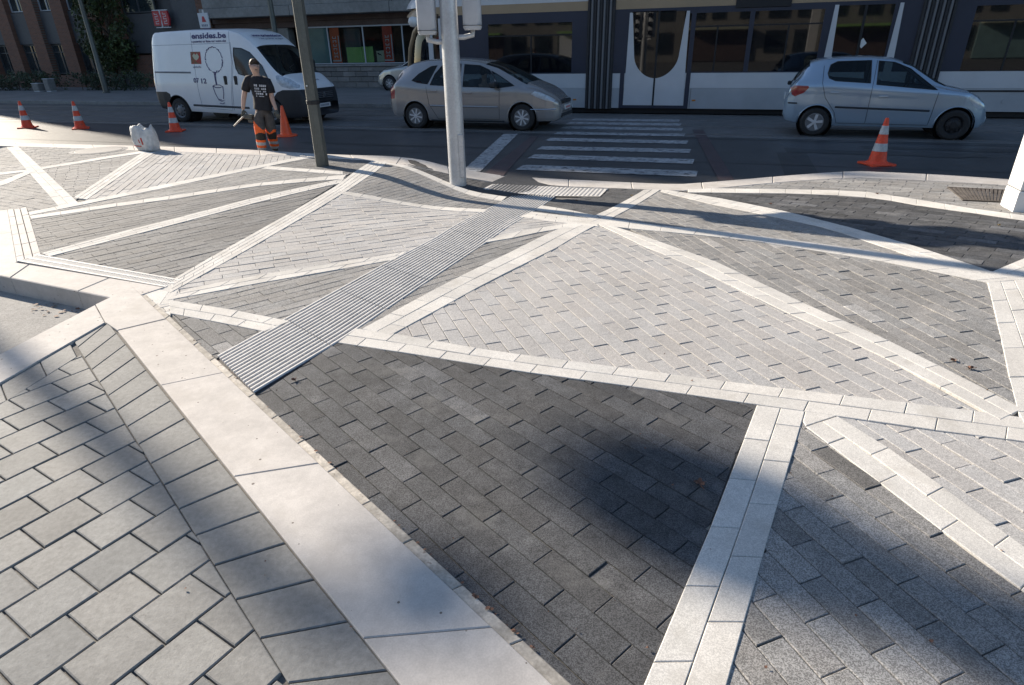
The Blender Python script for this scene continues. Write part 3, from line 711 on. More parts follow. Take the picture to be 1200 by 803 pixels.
# shop building with concrete front
sh = thing('shop_building', 'concrete fronted shop building with brown fascia and low stone wall', 'building', mw=STREET)
b = MB(); fbox(b, -25.58, 60, NB+.6, NB+14, 2.7, ROOF-.6); fbox(b, -25.58, 60, NB+3.5, NB+14, ZB-.1, 2.7); b.build('wall', 'brown_wall', sh)
for k in range(16):
    s0 = -25.5+k*5.3
    b = MB(); fbox(b, s0, s0+5.27, NB-.9, NB+.6, 3.2, 3.62, bev=.02); fbox(b, s0, s0+5.27, NB-.6, NB+.6, 3.64, 4.7, bev=.02); b.build('concrete_band', 'concrete', sh)
for k in range(6):
    b = MB(); fbox(b, -25.5, 60, NB+.3, NB+.6, 5.2+k*3.3, 7.0+k*3.3); b.build('concrete_band', 'concrete', sh)
b = MB(); fbox(b, -25.55, 60, NB-.05, NB+.6, 2.98, 3.19); b.build('fascia', 'brown_wall', sh)
b = MB(); fbox(b, -25.55, 60, NB+.05, NB+.6, 2.72, 2.97); b.build('lintel', 'brown_wall', sh)
b = MB(); fbox(b, -25.5, -21.2, NB+.1, NB+.6, ZB, 2.7); b.build('pier', 'concrete', sh)
tones = [random.uniform(.75, 1.25) for _ in range(200)]
rows_ = [(-.02,.23),(.24,.47),(.48,.71),(.72,.93)]
for r, (z0, z1) in enumerate(rows_):
    for k in range(11):
        s0 = -20.3+k*.68-(r % 2)*.34
        if s0 > -13.6: continue
        b = MB(); t = tones[r*20+k]
        b.box((s0+.008, NB-.05+random.uniform(-.01, .01), z0), (s0+.672, NB+.3, z1-.008), tone=(t,t,t), bev=.012); b.build('wall_block', 'wall_block', sh)
for k in range(9):
    s0 = -20.6+k*.85
    b = MB(); fbox(b, s0+.005, s0+.845, NB-.12, NB+.32, .935, 1.03, bev=.015); b.build('coping_stone', 'concrete', sh)
b = MB(); fbox(b, -20.5, -12, NB+.06, NB+.12, 1.05, 1.09); fbox(b, -20.5, -12, NB+.06, NB+.12, 2.66, 2.72)
for s in (-20.5, -18.95, -17.0, -14.9, -12.1): fbox(b, s, s+.06, NB+.063, NB+.117, 1.09, 2.66)
b.build('shop_window_frame', 'frame_pale', sh)
b = MB(); fbox(b, -20.44, -12.1, NB+.085, NB+.095, 1.08, 2.68); b.build('shop_window', 'shop_glass', sh)
b = MB(); fbox(b, -21, 20, NB+3.2, NB+3.4, -.02, 2.7); fbox(b, -21, 20, NB+.6, NB+3.4, .85, .9); b.build('shop_interior', 'interior', sh)
b = MB(); fbox(b, -20.4, -18.95, NB+.16, NB+.2, 1.1, 2.65); b.build('window_panel', 'teal_pane', sh)
b = MB(); fbox(b, -18.15, -17.25, NB+.3, NB+.34, 1.1, 2.62); b.build('window_panel', 'slate_panel', sh)
b = MB(); fbox(b, -18.05, -17.2, NB+.2, NB+.24, 1.1, 1.78); b.build('green_board', 'green_board', sh)
b = MB(); fbox(b, -17.195, -16.6, NB+.22, NB+.26, 1.1, 1.80); b.build('green_board', 'green_board', sh)
for s0, mm in ((-18.84,'banner_orange'), (-15.95,'banner_red')):
    b = MB(); fbox(b, s0, s0+.52, NB+.12, NB+.15, 1.1, 2.66); o = b.build('sale_banner', mm, sh)
    b = MB(); fbox(b, s0+.02, s0+.5, NB+.10, NB+.115, 1.16, 1.22); fbox(b, s0+.45, s0+.5, NB+.10, NB+.115, 1.225, 2.3); b.build('banner_edge', 'sign_white', o)
    b = MB()
    for k in range(6):
        zz = 1.32+k*.17; fbox(b, s0+.14, s0+.17, NB+.10, NB+.115, zz, zz+.1); fbox(b, s0+.17, s0+.30, NB+.10, NB+.115, zz+(.0 if k % 2 else .07), zz+(.03 if k % 2 else .1)); fbox(b, s0+.30, s0+.33, NB+.10, NB+.115, zz, zz+.1)
    b.build('banner_lettering', 'sign_white', o)
b = MB(); fbox(b, -16.25, -15.97, NB+.18, NB+.3, 1.1, 1.62, bev=.03); fbox(b, -16.4, -16.251, NB+.19, NB+.29, 1.12, 1.6); o = b.build('display_box', 'cream', sh)
cat_ = [(-16.36,1.5),(-16.30,1.53),(-16.25,1.49),(-16.15,1.45),(-16.10,1.38),(-16.17,1.41),(-16.24,1.43),(-16.27,1.40),(-16.30,1.45)]
b = MB(); b.prism(cat_, (NB+.172, NB+.178)); b.build('logo', 'black', o)
# building on the near side of the street, behind the photographer (mirrored in glass and paint)
nb = thing('stone_building', 'pale stone building row on the near side of the street', 'building', mw=STREET)
b = MB(); fbox(b, -60, 60, -46, -34, -.2, 13); b.build('wall', 'stone_facade', nb)
for k in range(44):
    for r in range(4):
        s0 = -58+k*2.65; b = MB(); fbox(b, s0, s0+1.25+.3*(k % 3), -34.02, -33.9, .6+r*3.1, 2.6+r*3.1); b.build('window', 'window_glass', nb)
for k in range(9):
    s0 = -57+k*13; b = MB(); fbox(b, s0, s0+6.5, -33.98, -33.7, -.1, 2.9); b.build('shop_front', random.choice(('slate_panel','teal_pane','brown_wall','white_paint')), nb)
    b = MB(); fbox(b, s0, s0+6.5, -33.7, -32.6, 2.75, 2.95); b.build('awning', random.choice(('sign_red','cream','green_board')), nb)

# ------------------------------------------------------------------ greenery
def leaves(name, mname, pts, size, parent, n_per, spread):
    b = MB()
    for c, r in pts:
        t0 = random.uniform(.6, 1.4)
        for _ in range(n_per):
            d = Vector((random.gauss(0, 1), random.gauss(0, 1), random.gauss(0, 1))).normalized()*r*random.uniform(.45, 1)**.5
            p = Vector(c)+d*spread; a = Vector((random.gauss(0, 1), random.gauss(0, 1), random.gauss(0, .7))).normalized()
            q = a.orthogonal().normalized(); q.rotate(Matrix.Rotation(random.uniform(0, 6.3), 3, a)); s = size*random.uniform(.6, 1.3)
            e = a.cross(q); t = t0*random.uniform(.75, 1.25)
            b.add([p-q*s, p+e*s*.45+a*s*.1, p+q*s, p-e*s*.45], [(0,1,2,3)], tone=(t*random.uniform(.9, 1.25), t, t*.9))
    return b.build(name, mname, parent, fix=False)
tp = atz(146,103,-.02)
tree = thing('tree', 'dark leafy tree in front of the brick building left of the van', 'tree', tp)
tb = MB(); tb.tube([(0,0,-.05),(.02,0,.8),(-.05,.02,1.7),(0,0,2.8),(.05,0,4.2)], [.16,.13,.12,.10,.05], 9)
limbs = []
for k in range(9):
    a = k*2.4; z = 1.3+k*.33; l = random.uniform(.7, 1.1)
    p2 = (math.cos(a)*l, math.sin(a)*l*.8, z+.9); limbs.append(p2); tb.tube([(0,0,z), (math.cos(a)*l*.5, math.sin(a)*l*.4, z+.55), p2], [.06,.04,.015], 6)
tb.build('trunk', 'bark', tree, smooth=True)
cl = []
for k in range(95):
    z = random.uniform(.9, 6.2); rr = 1.25*min(1, (z-.3)/1.6)*(1-.35*max(0, (z-4)/2.4)); a = random.uniform(0, 6.28); q = rr*random.uniform(.2, 1)**.5
    cl.append(((math.cos(a)*q-.1, math.sin(a)*q, z), random.uniform(.28, .5)))
leaves('crown', 'leaf', cl, .10, tree, 110, 1)
for label, s0, s1, n0, n1, h in (('low dark clipped hedge at the far left foot of the brick building', -50, -34.3, 25.6, 27.0, .95), ('short dark hedge right of the tree, in front of the entrance', -33.2, -28.4, 26.0, 27.2, .9)):
    hg = thing('hedge', label, 'hedge', sp(s0, n0, -.02)); cl = []
    L = s1-s0
    for k in range(int(L*16)):
        p = U*random.uniform(0, L)+N*random.uniform(0, n1-n0); cl.append(((p.x, p.y, random.uniform(.12, h-.12)), random.uniform(.16, .26)))
    leaves('foliage', 'hedge_leaf', cl, .055, hg, 46, 1)
    tb = MB()
    for k in range(int(L*1.5)):
        p = U*(k/1.5+.3)+N*.6; tb.tube([(p.x, p.y, -.02), (p.x+.05, p.y, .5)], .02, 5)
    stuff(tb.build('stem', 'bark', hg))

# ------------------------------------------------------------------ street furniture on the far side
def lamp_post(px, py, label, r=.11, h=9, lean=0):
    p = atz(px, py, -.02); t = thing('lamp_post', label, 'lamp post', p)
    b = MB(); b.lathe([(r*1.5,0),(r*1.5,.04),(r*1.15,.07),(r*1.12,1.2),(r,1.25),(r*.85,h*.45),(r*.55,h)], (0,0,0), k=12); b.build('pole', 'pole_grey', t, smooth='auto')
    b = MB(); b.tube([(0,0,h-.05),(.1,-.4,h+.25),(.25,-1.2,h+.4)], [.05,.04,.035], 8); b.build('arm', 'pole_grey', t)
    b = MB(); b.box((.12,-1.75,h+.34),(.4,-1.1,h+.46), bev=.03); b.build('lamp_head', 'galvanised', t)
    return t
lamp_post(125, 109, 'slim grey lamp post in front of the tree by the brick building')
lp2 = sp(-21.6, 27.3, -.02)
t = lamp_post(333, 106, 'dark lamp post rising behind the white van roof', r=.13)
s_, z_ = fac(320, 30, 27.0); t.location = sp(s_+.05, 27.0, -.02)
# two cabinets by the lamp post
for s0, h, wd, lab in ((-33.75, .6, .34, 'small pale grey cabinet between lamp post and tree, the taller one'), (-34.6, .38, .45, 'low pale cabinet standing left of the lamp post foot')):
    t = thing('utility_cabinet', lab, 'cabinet', sp(s0, 25.5, -.02), math.atan2(U.y, U.x))
    b = MB(); b.box((-wd/2,-.18,.05),(wd/2,.18,h), bev=.015); b.build('housing', 'far_paving', t)
    b = MB(); b.box((-wd/2+.04,-.195,.1),(wd/2-.04,-.178,h-.06)); b.build('door', 'far_paving', t)
    b = MB(); b.box((-wd/2-.03,-.2,h),(wd/2+.03,.2,h+.03), bev=.008); b.box((-wd/2+.02,-.16,0),(wd/2-.02,.16,.05)); b.build('lid', 'signal_grey', t)
# red double sign on the brick building and the small white sign
t = thing('shop_sign', 'pair of red projecting signs with white lettering above the van roof', 'sign', mw=STREET)
for s0, nm in ((-29.05, 0), (-28.5, 1)):
    b = MB(); b.prism([(s0,2.98),(s0+.42,2.98),(s0+.5,3.3),(s0+.44,3.66),(s0+.02,3.66)], (NB-.35, NB-.25)); o = b.build('red_panel', 'sign_red', t)
    b = MB()
    for k in range(5):
        z = 3.06+k*.11; b.box((s0+.14,NB-.362,z),(s0+.34,NB-.351,z+.025)); b.box((s0+.14+(k % 2)*.17,NB-.362,z+.026),(s0+.17+(k % 2)*.17,NB-.351,z+.08))
    b.build('lettering', 'sign_white', o)
b = MB(); b.box((-28.6,NB-.33,2.9),(-28.52,NB+.05,3.72)); b.box((-29.05,NB-.32,3.68),(-28.05,NB-.28,3.72)); b.box((-29.0,NB-.32,2.88),(-28.05,NB-.28,2.92)); b.build('bracket', 'sign_white', t)
t = thing('wall_sign', 'small white sign with red and dark marks on the shop corner', 'sign', mw=STREET)
b = MB(); b.box((-25.55,NB-.98,2.78),(-24.95,NB-.91,3.45), bev=.01); b.build('panel', 'sign_white', t)
b = MB(); b.prism([(-25.35,3.05),(-25.1,3.05),(-25.2,3.3),(-25.3,3.3)], (NB-.99, NB-.982)); b.build('red_mark', 'sign_red', t)
b = MB()
for k in range(4): b.box((-25.42+k*.1,NB-.99,2.85),(-25.36+k*.1,NB-.982,2.95))
b.build('dark_mark', 'ink_grey', t)
b = MB(); b.box((-25.3,NB-.915,3.45),(-25.2,NB-.88,3.6)); b.build('bracket', 'galvanised', t)
b = MB(); b.box((-26.1,NB-.16,2.72),(-25.7,NB-.12,2.86)); o = b.build('street_name_plate', 'ink_purple', mw=STREET); tag(o, 'small blue plate on the brick pier beside the white sign', 'sign')


# ------------------------------------------------------------------ vehicles
def inpoly(poly, x, y):
    c = False; n = len(poly)
    for i in range(n):
        (x1, y1), (x2, y2) = poly[i], poly[i-1]
        if (y1 > y) != (y2 > y) and x < (x2-x1)*(y-y1)/(y2-y1)+x1: c = not c
    return c
def cat(pts, k=5):                                # Catmull-Rom through 2-D points
    out = []; n = len(pts)
    for i in range(n-1):
        p0, p1, p2, p3 = pts[max(0, i-1)], pts[i], pts[i+1], pts[min(n-1, i+2)]
        for j in range(k):
            t = j/k
            out.append(tuple(.5*(2*b+(c-a)*t+(2*a-5*b+4*c-d)*t*t+(3*b-a-3*c+d)*t**3) for a, b, c, d in zip(p0, p1, p2, p3)))
    out.append(pts[-1]); return out
def smooth_curve(pts, xs, wdt=.05):
    px_, pz_ = [p[0] for p in pts], [p[1] for p in pts]
    fx = np.linspace(-wdt, wdt, 9); return sum(np.interp(xs+d, px_, pz_) for d in fx)/9
class Body:
    """car body lofted from cross-sections along x (forward); faces sorted into panels, doors, glass and lights"""
    def __init__(s, x0, x1, top, sill, belt, wm, wr, edge=.12, n=170, k=7, wd=.05):
        t = np.linspace(0, 1, n); xs = x0+(x1-x0)*(t-.07*np.sin(2*np.pi*t)/1.0*.9)
        xs = np.concatenate([xs]); s.xs = xs
        T, S, B, Wm, Wr = (smooth_curve(c, xs, q) for c, q in ((top, wd), (sill, .03), (belt, .05), (wm, .03), (wr, .05)))
        s.sec = []; s.k = k
        for i in range(n):
            zt, zs, zb, w_, wr_ = T[i], S[i], min(B[i], T[i]-.03), Wm[i], min(Wr[i], Wm[i]*.985)
            e = min(edge, .55*(zt-zb))
            pts = [(0,zs),(.82*w_,zs),(.955*w_,zs+.04),(w_*.995,zs+.33*(zb-zs)),(w_,zs+.68*(zb-zs)),(.975*w_,zb),(wr_,zt-e),(.87*wr_,zt-.3*e),(.5*wr_,zt-.04*e),(0,zt)]
            s.sec.append(cat(pts, k))
        s.m = len(s.sec[0])
    def Y(s, x, z):
        i = int(np.clip(np.searchsorted(s.xs, x), 1, len(s.xs)-1)); f_ = (x-s.xs[i-1])/(s.xs[i]-s.xs[i-1]); r = []
        for q in (s.sec[i-1], s.sec[i]):
            q = q[s.k*1:]; zz = [p[1] for p in q]; yy = [p[0] for p in q]; r.append(np.interp(z, np.maximum.accumulate(zz), yy))
        return float(r[0]*(1-f_)+r[1]*f_)
    def make(s, root, paint, regions, arches, nose=None):
        full = [sec[:-1]+[(-p[0], p[1]) for p in reversed(sec)] for sec in s.sec]
        full = [r[:-1] for r in full]                               # closed loop without the doubled bottom point
        kk = len(full[0]); nx = len(s.xs)
        bm = bmesh.new(); lv = bm.faces.layers.float.new('v')
        vs = [[bm.verts.new((s.xs[i], full[i][j][0], full[i][j][1])) for j in range(kk)] for i in range(nx)]
        for i in range(nx-1):
            for j in range(kk):
                f = bm.faces.new([vs[i][j], vs[i][(j+1) % kk], vs[i+1][(j+1) % kk], vs[i+1][j]])
                f[lv] = (j+.5 if j < s.m-1 else kk-j-.5)/s.k
        for i, sg in ((0, 1), (nx-1, -1)):
            f = bm.faces.new([vs[i][j] for j in range(kk)][::sg]); f[lv] = 3
        def cut(ax, az, bx, bz, v0, v1):
            lx, hx, lz, hz = min(ax, bx)-.002, max(ax, bx)+.002, min(az, bz)-.002, max(az, bz)+.002; sel = []
            for f in bm.faces:
                if not v0 <= f[lv] <= v1: continue
                xs_ = [v.co.x for v in f.verts]; zs_ = [v.co.z for v in f.verts]
                if max(xs_) < lx or min(xs_) > hx or max(zs_) < lz or min(zs_) > hz: continue
                if len(xs_) > 30: continue
                d = [(x-ax)*(bz-az)-(z-az)*(bx-ax) for x, z in zip(xs_, zs_)]
                if min(d) < -1e-6 and max(d) > 1e-6: sel.append(f)
            if not sel: return
            geom = set(sel)
            for f in sel: geom.update(f.edges); geom.update(f.verts)
            bmesh.ops.bisect_plane(bm, geom=list(geom), dist=1e-5, plane_co=(ax, 0, az), plane_no=Vector((bz-az, 0, -(bx-ax))).normalized())
        for r in regions:
            if isinstance(r[2], (list, tuple)):
                P = r[2]; v0, v1 = r[3], r[4]
                for a, b_ in zip(P, list(P[1:])+[P[0]]): cut(*a, *b_, v0, v1)
        for a, h, r in arches:
            P = [(a+r*math.cos(R(-60+k*15)), h+r*math.sin(R(-60+k*15))) for k in range(21)]
            for p_, q_ in zip(P[:-1], P[1:]): cut(*p_, *q_, 0, 5)
        groups = {}
        for f in bm.faces:
            c = f.calc_center_median(); v = f[lv]
            if len(f.verts) > 30: groups.setdefault(('body', paint, 0) if c.x < 1 or not nose else (nose, [r[1] for r in regions if r[0] == nose][0], -1), []).append(f); continue
            if any(math.hypot(c.x-a, c.z-h) < r*.998 and v < 5.0 for a, h, r in arches): continue
            key = ('body', paint, 0)
            for r in regions:
                ok = (r[3] <= v <= r[4] and inpoly(r[2], c.x, c.z) and (len(r) < 6 or abs(c.y) > r[5])) if isinstance(r[2], (list, tuple)) else r[2](c.x, abs(c.y), c.z, v)
                if ok: key = (r[0], r[1], (1 if c.y > 0 else -1) if r[0] != nose and (isinstance(r[2], (list, tuple)) or v < 6.2) else (-1 if r[0] == nose else 0)); break
            groups.setdefault(key, []).append(f)
        for key, fs in groups.items():
            b = MB(); idx = {}
            for f in fs:
                q = []
                for v in f.verts:
                    if v not in idx: idx[v] = len(b.v); b.v.append(tuple(v.co))
                    q.append(idx[v])
                b.face(q)
            b.build(key[0], key[1], root, smooth=True, fix=False)
        bm.free()
def side_tube(B, root, name, path, r=.006, mname='black', both=True, off=0):
    o = None
    for sg in ((-1, 1) if both else (-1,)):
        b = MB(); P = []
        for (xa, za), (xb, zb) in zip(path[:-1], path[1:]):
            n = max(1, int(math.hypot(xb-xa, zb-za)/.05))
            P += [(xa+(xb-xa)*i/n, za+(zb-za)*i/n) for i in range(n)]
        P.append(path[-1]); b.tube([(x, sg*(B.Y(x, z)+off), z) for x, z in P], r, 5)
        o = b.build(name, mname, root)
    return o
def side_block(B, root, name, x0, x1, z0, z1, d, mname, sg=-1, bev=.008):
    y = B.Y((x0+x1)/2, (z0+z1)/2); b = MB(); b.box((x0, sg*y-d, z0), (x1, sg*y+d, z1), bev=bev); return b.build(name, mname, root)
def wheel(root, x, y, r, sg, style, wid=.19):
    b = MB(); c = (x, y, r); h = wid/2
    b.lathe([(r*.62,-h),(r*.86,-h-.004),(r*.965,-h+.02),(r,-h+.045),(r,h-.045),(r*.965,h-.02),(r*.86,h+.004),(r*.62,h)], c, 'y', 32, cap=False)
    b.lathe([(r*.62,-h+.05),(0,-h+.05)], c, 'y', 32, cap=False)
    wo = b.build('wheel', 'rubber', root, smooth='auto')
    yo = y+sg*(h-.012); b = MB(); o = sg
    if style == 'cap8' or style == 'star5' or style == 'alloy':
        n = {'cap8': 8, 'star5': 5, 'alloy': 7}[style]
        b.lathe([(r*.63,o*.0),(r*.63,o*.014),(r*.56,o*.018),(r*.55,o*.004),(0,o*.0)], (x, yo, r), 'y', 32, 0, cap=False)
        for k in range(n):
            a = 2*math.pi*k/n+.2; wi, wo_ = (.42, .36) if style == 'cap8' else ((.75, .52) if style == 'star5' else (.3, .26))
            q = []
            for rr, wa in ((.12, wi), (.3, wi*.85), (.58, wo_)):
                q.append((rr, wa))
            pl = [(x+r*rr*math.sin(a-wa/2*(.5/ (rr+.2))), r+r*rr*math.cos(a-wa/2*(.5/(rr+.2)))) for rr, wa in q]+[(x+r*rr*math.sin(a+wa/2*(.5/(rr+.2))), r+r*rr*math.cos(a+wa/2*(.5/(rr+.2)))) for rr, wa in reversed(q)]
            b.prism(pl, (yo, yo+o*.016), 1)
        b.lathe([(r*.17,o*.0),(r*.16,o*.022),(0,o*.026)], (x, yo, r), 'y', 16, 1, cap=False)
        ms = ['steel_wheel', 'wheel_silver']
    else:
        b.lathe([(r*.66,0),(r*.65,o*.012),(r*.55,o*-.01),(r*.5,o*-.03),(r*.34,o*.002),(r*.22,o*.012),(r*.2,o*.03),(0,o*.032)], (x, yo, r), 'y', 28, 0, cap=False)
        for k in range(8):
            a = 2*math.pi*k/8; b.lathe([(.024,o*-.012),(.02,o*.008),(0,o*.008)], (x+r*.42*math.sin(a), yo-o*.008, r+r*.42*math.cos(a)), 'y', 8, 1, cap=False)
        ms = ['steel_wheel' if style == 'steel' else 'black', 'black']
    b.build('rim', ms, wo, smooth='auto')
    return wo
def wheel_wells(root, arches, wm, depth=.32):
    b = MB()
    for a, h, r in arches:
        for sg in (-1, 1):
            b.lathe([(r+.012, 0), (r+.012, -sg*depth), (0, -sg*depth)], (a, sg*(wm-.03), h), 'y', 28, cap=False)
    b.build('wheel_well', 'black', root)
def arch_lips(B, root, arches, mname, r=.012):
    b = MB()
    for a, h, R_ in arches:
        for sg in (-1, 1):
            P = []
            for k in range(25):
                t = R(-32+k*244/24); x, z = a+R_*math.cos(t), h+R_*math.sin(t)
                if z > .2: P.append((x, sg*(B.Y(x, z)-.004), z))
            b.tube(P, r, 6)
    b.build('wheel_arch', mname, root, smooth=True)
def text_obj(txt, size, mname, name, parent, o, ex, ey, depth=.003, bold=0, align='LEFT', width=None):
    cu = bpy.data.curves.new('lettering', 'FONT'); cu.body = txt; cu.size = size; cu.offset = bold; cu.align_x = align; cu.extrude = depth/2; cu.resolution_u = 3
    t = bpy.data.objects.new('lettering', cu); COL.objects.link(t)
    dg = bpy.context.evaluated_depsgraph_get(); me = bpy.data.meshes.new_from_object(t.evaluated_get(dg)); bpy.data.objects.remove(t); bpy.data.curves.remove(cu)
    ex, ey = Vector(ex).normalized(), Vector(ey).normalized(); ez = ex.cross(ey)
    sx = 1
    if width:
        xs = [v.co.x for v in me.vertices]; sx = width/(max(xs)-min(xs))
    for v in me.vertices: v.co = Vector(o)+ex*v.co.x*sx+ey*v.co.y+ez*v.co.z
    me.materials.clear(); me.materials.append(M[mname])
    ob = bpy.data.objects.new(name, me); COL.objects.link(ob); ob.parent = parent; return ob
def place(c1, c2, off, z=RZ):
    a, b_ = atz(*c1, z), atz(*c2, z); u = (b_-a).normalized(); n = Vector((-u.y, u.x, 0))
    mw = Matrix((u, n, Vector((0, 0, 1)))).transposed().to_4x4(); mw.translation = a+n*off; return mw, (b_-a).length
def car_seats(root, xs, y=.36, z=.42, h=.62):
    for x in xs:
        for sg in (-1, 1):
            b = MB(); b.box((x-.25, sg*y-.23, z), (x+.25, sg*y+.23, z+.14), bev=.04)
            b.add([(x-.24+dx*k, sg*y+yy, z+.1+zz*h) for k, zz in ((1,0),(1.35,.72),(1.45,1.0)) for dx in (0, -.1) for yy in (-.2, .2)],
                  [(0,1,5,4),(4,5,9,8),(2,6,7,3),(6,10,11,7),(0,4,6,2),(4,8,10,6),(1,3,7,5),(5,7,11,9),(8,9,11,10)])
            b.build('seat', 'seat_cloth', root)

# seated or standing figures grown from a skeleton
def skin(name, verts, edges, radii, mname, parent, sub=2, root=0):
    me = bpy.data.meshes.new(name); me.from_pydata([tuple(v) for v in verts], edges, []); me.materials.append(M[mname])
    o = bpy.data.objects.new(name, me); COL.objects.link(o); o.parent = parent
    md = o.modifiers.new('skin', 'SKIN'); md.use_smooth_shade = True; md.branch_smoothing = .6
    sv = me.skin_vertices[0].data
    for i, r in enumerate(radii): sv[i].radius = (r, r) if not isinstance(r, tuple) else r; sv[i].use_root = (i == root)
    ss = o.modifiers.new('subdivision', 'SUBSURF'); ss.levels = ss.render_levels = sub
    dg = bpy.context.evaluated_depsgraph_get(); m2 = bpy.data.meshes.new_from_object(o.evaluated_get(dg)); o.modifiers.clear(); o.data = m2; bpy.data.meshes.remove(me)
    m2.materials.clear(); m2.materials.append(M[mname])
    m2.polygons.foreach_set('use_smooth', [True]*len(m2.polygons)); return o
def seated(label, loc, rz, shirt, mw=None, hair='hair'):
    t = thing('person', label, 'person', loc, rz)
    V_ = [(0,0,.1),(-.02,0,.3),(-.05,0,.5),(-.05,0,.62),(-.03,0,.74),(-.02,0,.86),(.3,.1,.12),(.3,-.1,.12),(-.06,.18,.52),(.02,.24,.28),(.24,.16,.24),(-.06,-.18,.52),(.02,-.24,.28),(.24,-.16,.24),(.42,.1,-.25),(.42,-.1,-.25)]
    E_ = [(0,1),(1,2),(2,3),(3,4),(4,5),(0,6),(0,7),(2,8),(8,9),(9,10),(2,11),(11,12),(12,13),(6,14),(7,15)]
    skin('body', V_, E_, [.14,.13,.13,.055,.085,.08,.075,.075,.06,.045,.035,.06,.045,.035,.05,.05], 'skin', t)
    V2 = [(0,0,.06),(-.02,0,.3),(-.05,0,.52),(-.06,.19,.52),(.02,.245,.3),(-.06,-.19,.52),(.02,-.245,.3)]
    skin('jacket', V2, [(0,1),(1,2),(2,3),(3,4),(2,5),(5,6)], [.165,.155,.14,.075,.062,.075,.062], shirt, t)
    b = MB(); b.lathe([(.075,-.06),(.1,0),(.097,.06),(.06,.11),(0,.125)], (-.04,0,.80), k=14); b.build('hair', hair, t, smooth=True)
    return t

# ---- beige people carrier
mw, wb = place((489,151), (612,154), .83)
car = thing('parked_car', 'beige grey family hatchback with rounded roof, stopped in front of the tram', 'car', mw=mw, group='cars on the street')
top = [(-.78,.62),(-.76,.93),(-.70,1.10),(-.58,1.28),(-.40,1.43),(-.1,1.555),(.3,1.61),(.9,1.63),(1.4,1.605),(1.75,1.56),(2.18,1.45),(2.67,1.225),(2.95,1.08),(3.25,.97),(3.5,.84),(3.66,.70),(3.72,.55),(3.74,.42)]
sill = [(-.78,.42),(-.7,.30),(-.3,.27),(.4,.20),(2.3,.20),(3.2,.22),(3.6,.22),(3.74,.30)]
belt = [(-.78,.9),(-.5,1.08),(.3,1.02),(1.3,.975),(2.6,.95),(3.2,.9),(3.74,.6)]
wmx = [(-.78,.66),(-.72,.75),(-.55,.82),(-.2,.855),(1,.875),(2.6,.87),(3.1,.84),(3.4,.77),(3.6,.66),(3.70,.56),(3.74,.46)]
wrx = [(-.78,.55),(-.4,.60),(.3,.64),(1.6,.65),(2.2,.66),(2.7,.72),(3.0,.72),(3.4,.66),(3.74,.4)]
B = Body(-.78, 3.74, top, sill, belt, wmx, wrx, .12)
qw = [(-.06,1.14),(.12,1.29),(.44,1.45),(.60,1.47),(.38,1.06),(.1,1.09)]
rw = [(.45,1.04),(.56,1.28),(.73,1.46),(1.24,1.50),(1.25,1.0)]
fw = [(1.33,1.49),(1.73,1.46),(1.98,1.36),(2.12,1.20),(2.13,.985),(1.33,1.0)]
tri = [(2.03,1.34),(2.2,1.26),(2.64,1.02),(2.22,.97),(2.18,1.12)]
rdoor = [(.34,1.5),(.34,1.0),(.40,.6),(.62,.26),(1.29,.26),(1.29,1.55),(.7,1.52)]
fdoor = [(1.30,1.55),(1.30,.26),(2.26,.26),(2.28,.95),(2.16,1.0),(2.15,1.34),(1.8,1.5)]
win = lambda poly: (poly, 4.8, 6.4)
arches = [(0,.315,.36),(wb,.315,.36)]
reg = [('side_window','car_glass',*win(p)) for p in (qw, rw, fw, tri)]
reg += [('windscreen','car_glass',lambda x, y, z, v: v > 6.55 and 1.86 < x < 2.93), ('rear_window','car_glass',lambda x, y, z, v: v > 6.7 and -.66 < x < -.36),
        ('headlight','lamp_glass',[(3.06,.84),(3.14,.90),(3.28,.87),(3.46,.79),(3.60,.70),(3.58,.66),(3.40,.70),(3.2,.77)],3.5,7.8,.33),
        ('tail_light','red_glass',[(-.8,.70),(-.58,.72),(-.55,.9),(-.6,1.06),(-.8,1.08)],2,6.5,.48),
        ('rear_door','beige_metal',rdoor,1.5,6), ('front_door','beige_metal',fdoor,1.5,6),
        ('front_bumper','beige_metal',[(3.2,.1),(3.2,.54),(3.8,.56),(3.8,.1)],0,7)]
ob = B.make(car, 'beige_metal', reg, arches)
wheel_wells(car, arches, .85); arch_lips(B, car, arches, 'beige_metal')
for x in (0, wb):
    for sg in (-1, 1): wheel(car, x, sg*.755, .31, sg, 'cap8')
for p in (rdoor, fdoor): side_tube(B, car, 'door_gap', [q for q in p if q[1] < 1.2 or True][1:5] if p is rdoor else p[1:5], .005)
for p in (qw, rw, fw, tri): side_tube(B, car, 'window_trim', p+[p[0]], .009)
side_tube(B, car, 'side_moulding', [(.43,.565),(2.23,.545)], .022, 'beige_metal'); side_tube(B, car, 'swage_line', [(.2,.88),(2.7,.80)], .004, 'beige_metal')
side_tube(B, car, 'sill_trim', [(.42,.225),(2.38,.225)], .03, 'black_plastic', off=-.015)
for x, z in ((.47,.90),(1.40,.86)):
    for sg in (-1, 1): side_block(B, car, 'door_handle', x, x+.17, z-.018, z+.018, .022, 'beige_metal', sg)
for sg in (-1, 1):
    b = MB(); y = B.Y(2.15, 1.0); b.box((2.10, sg*(y+.13)-.12, .98), (2.24, sg*(y+.13)+.12, 1.12), bev=.035); b.build('wing_mirror', 'black_plastic', car, smooth='auto')
fx = 3.74
b = MB(); b.box((fx-.16,-.33,.60),(fx+.005,.33,.69), bev=.02); b.box((fx-.2,-.5,.30),(fx+.006,.5,.41), bev=.02); b.build('grille', 'black_plastic', car)
b = MB(); b.prism([(fx-.02,-.11),(fx+.03,0),(fx-.02,.11),(fx-.06,.0)], (.70,.72), axis=2); b.build('badge', 'chrome', car)
b = MB(); b.box((fx-.01,-.26,.46),(fx+.018,.26,.56), bev=.005); o = b.build('number_plate', 'plate', car)
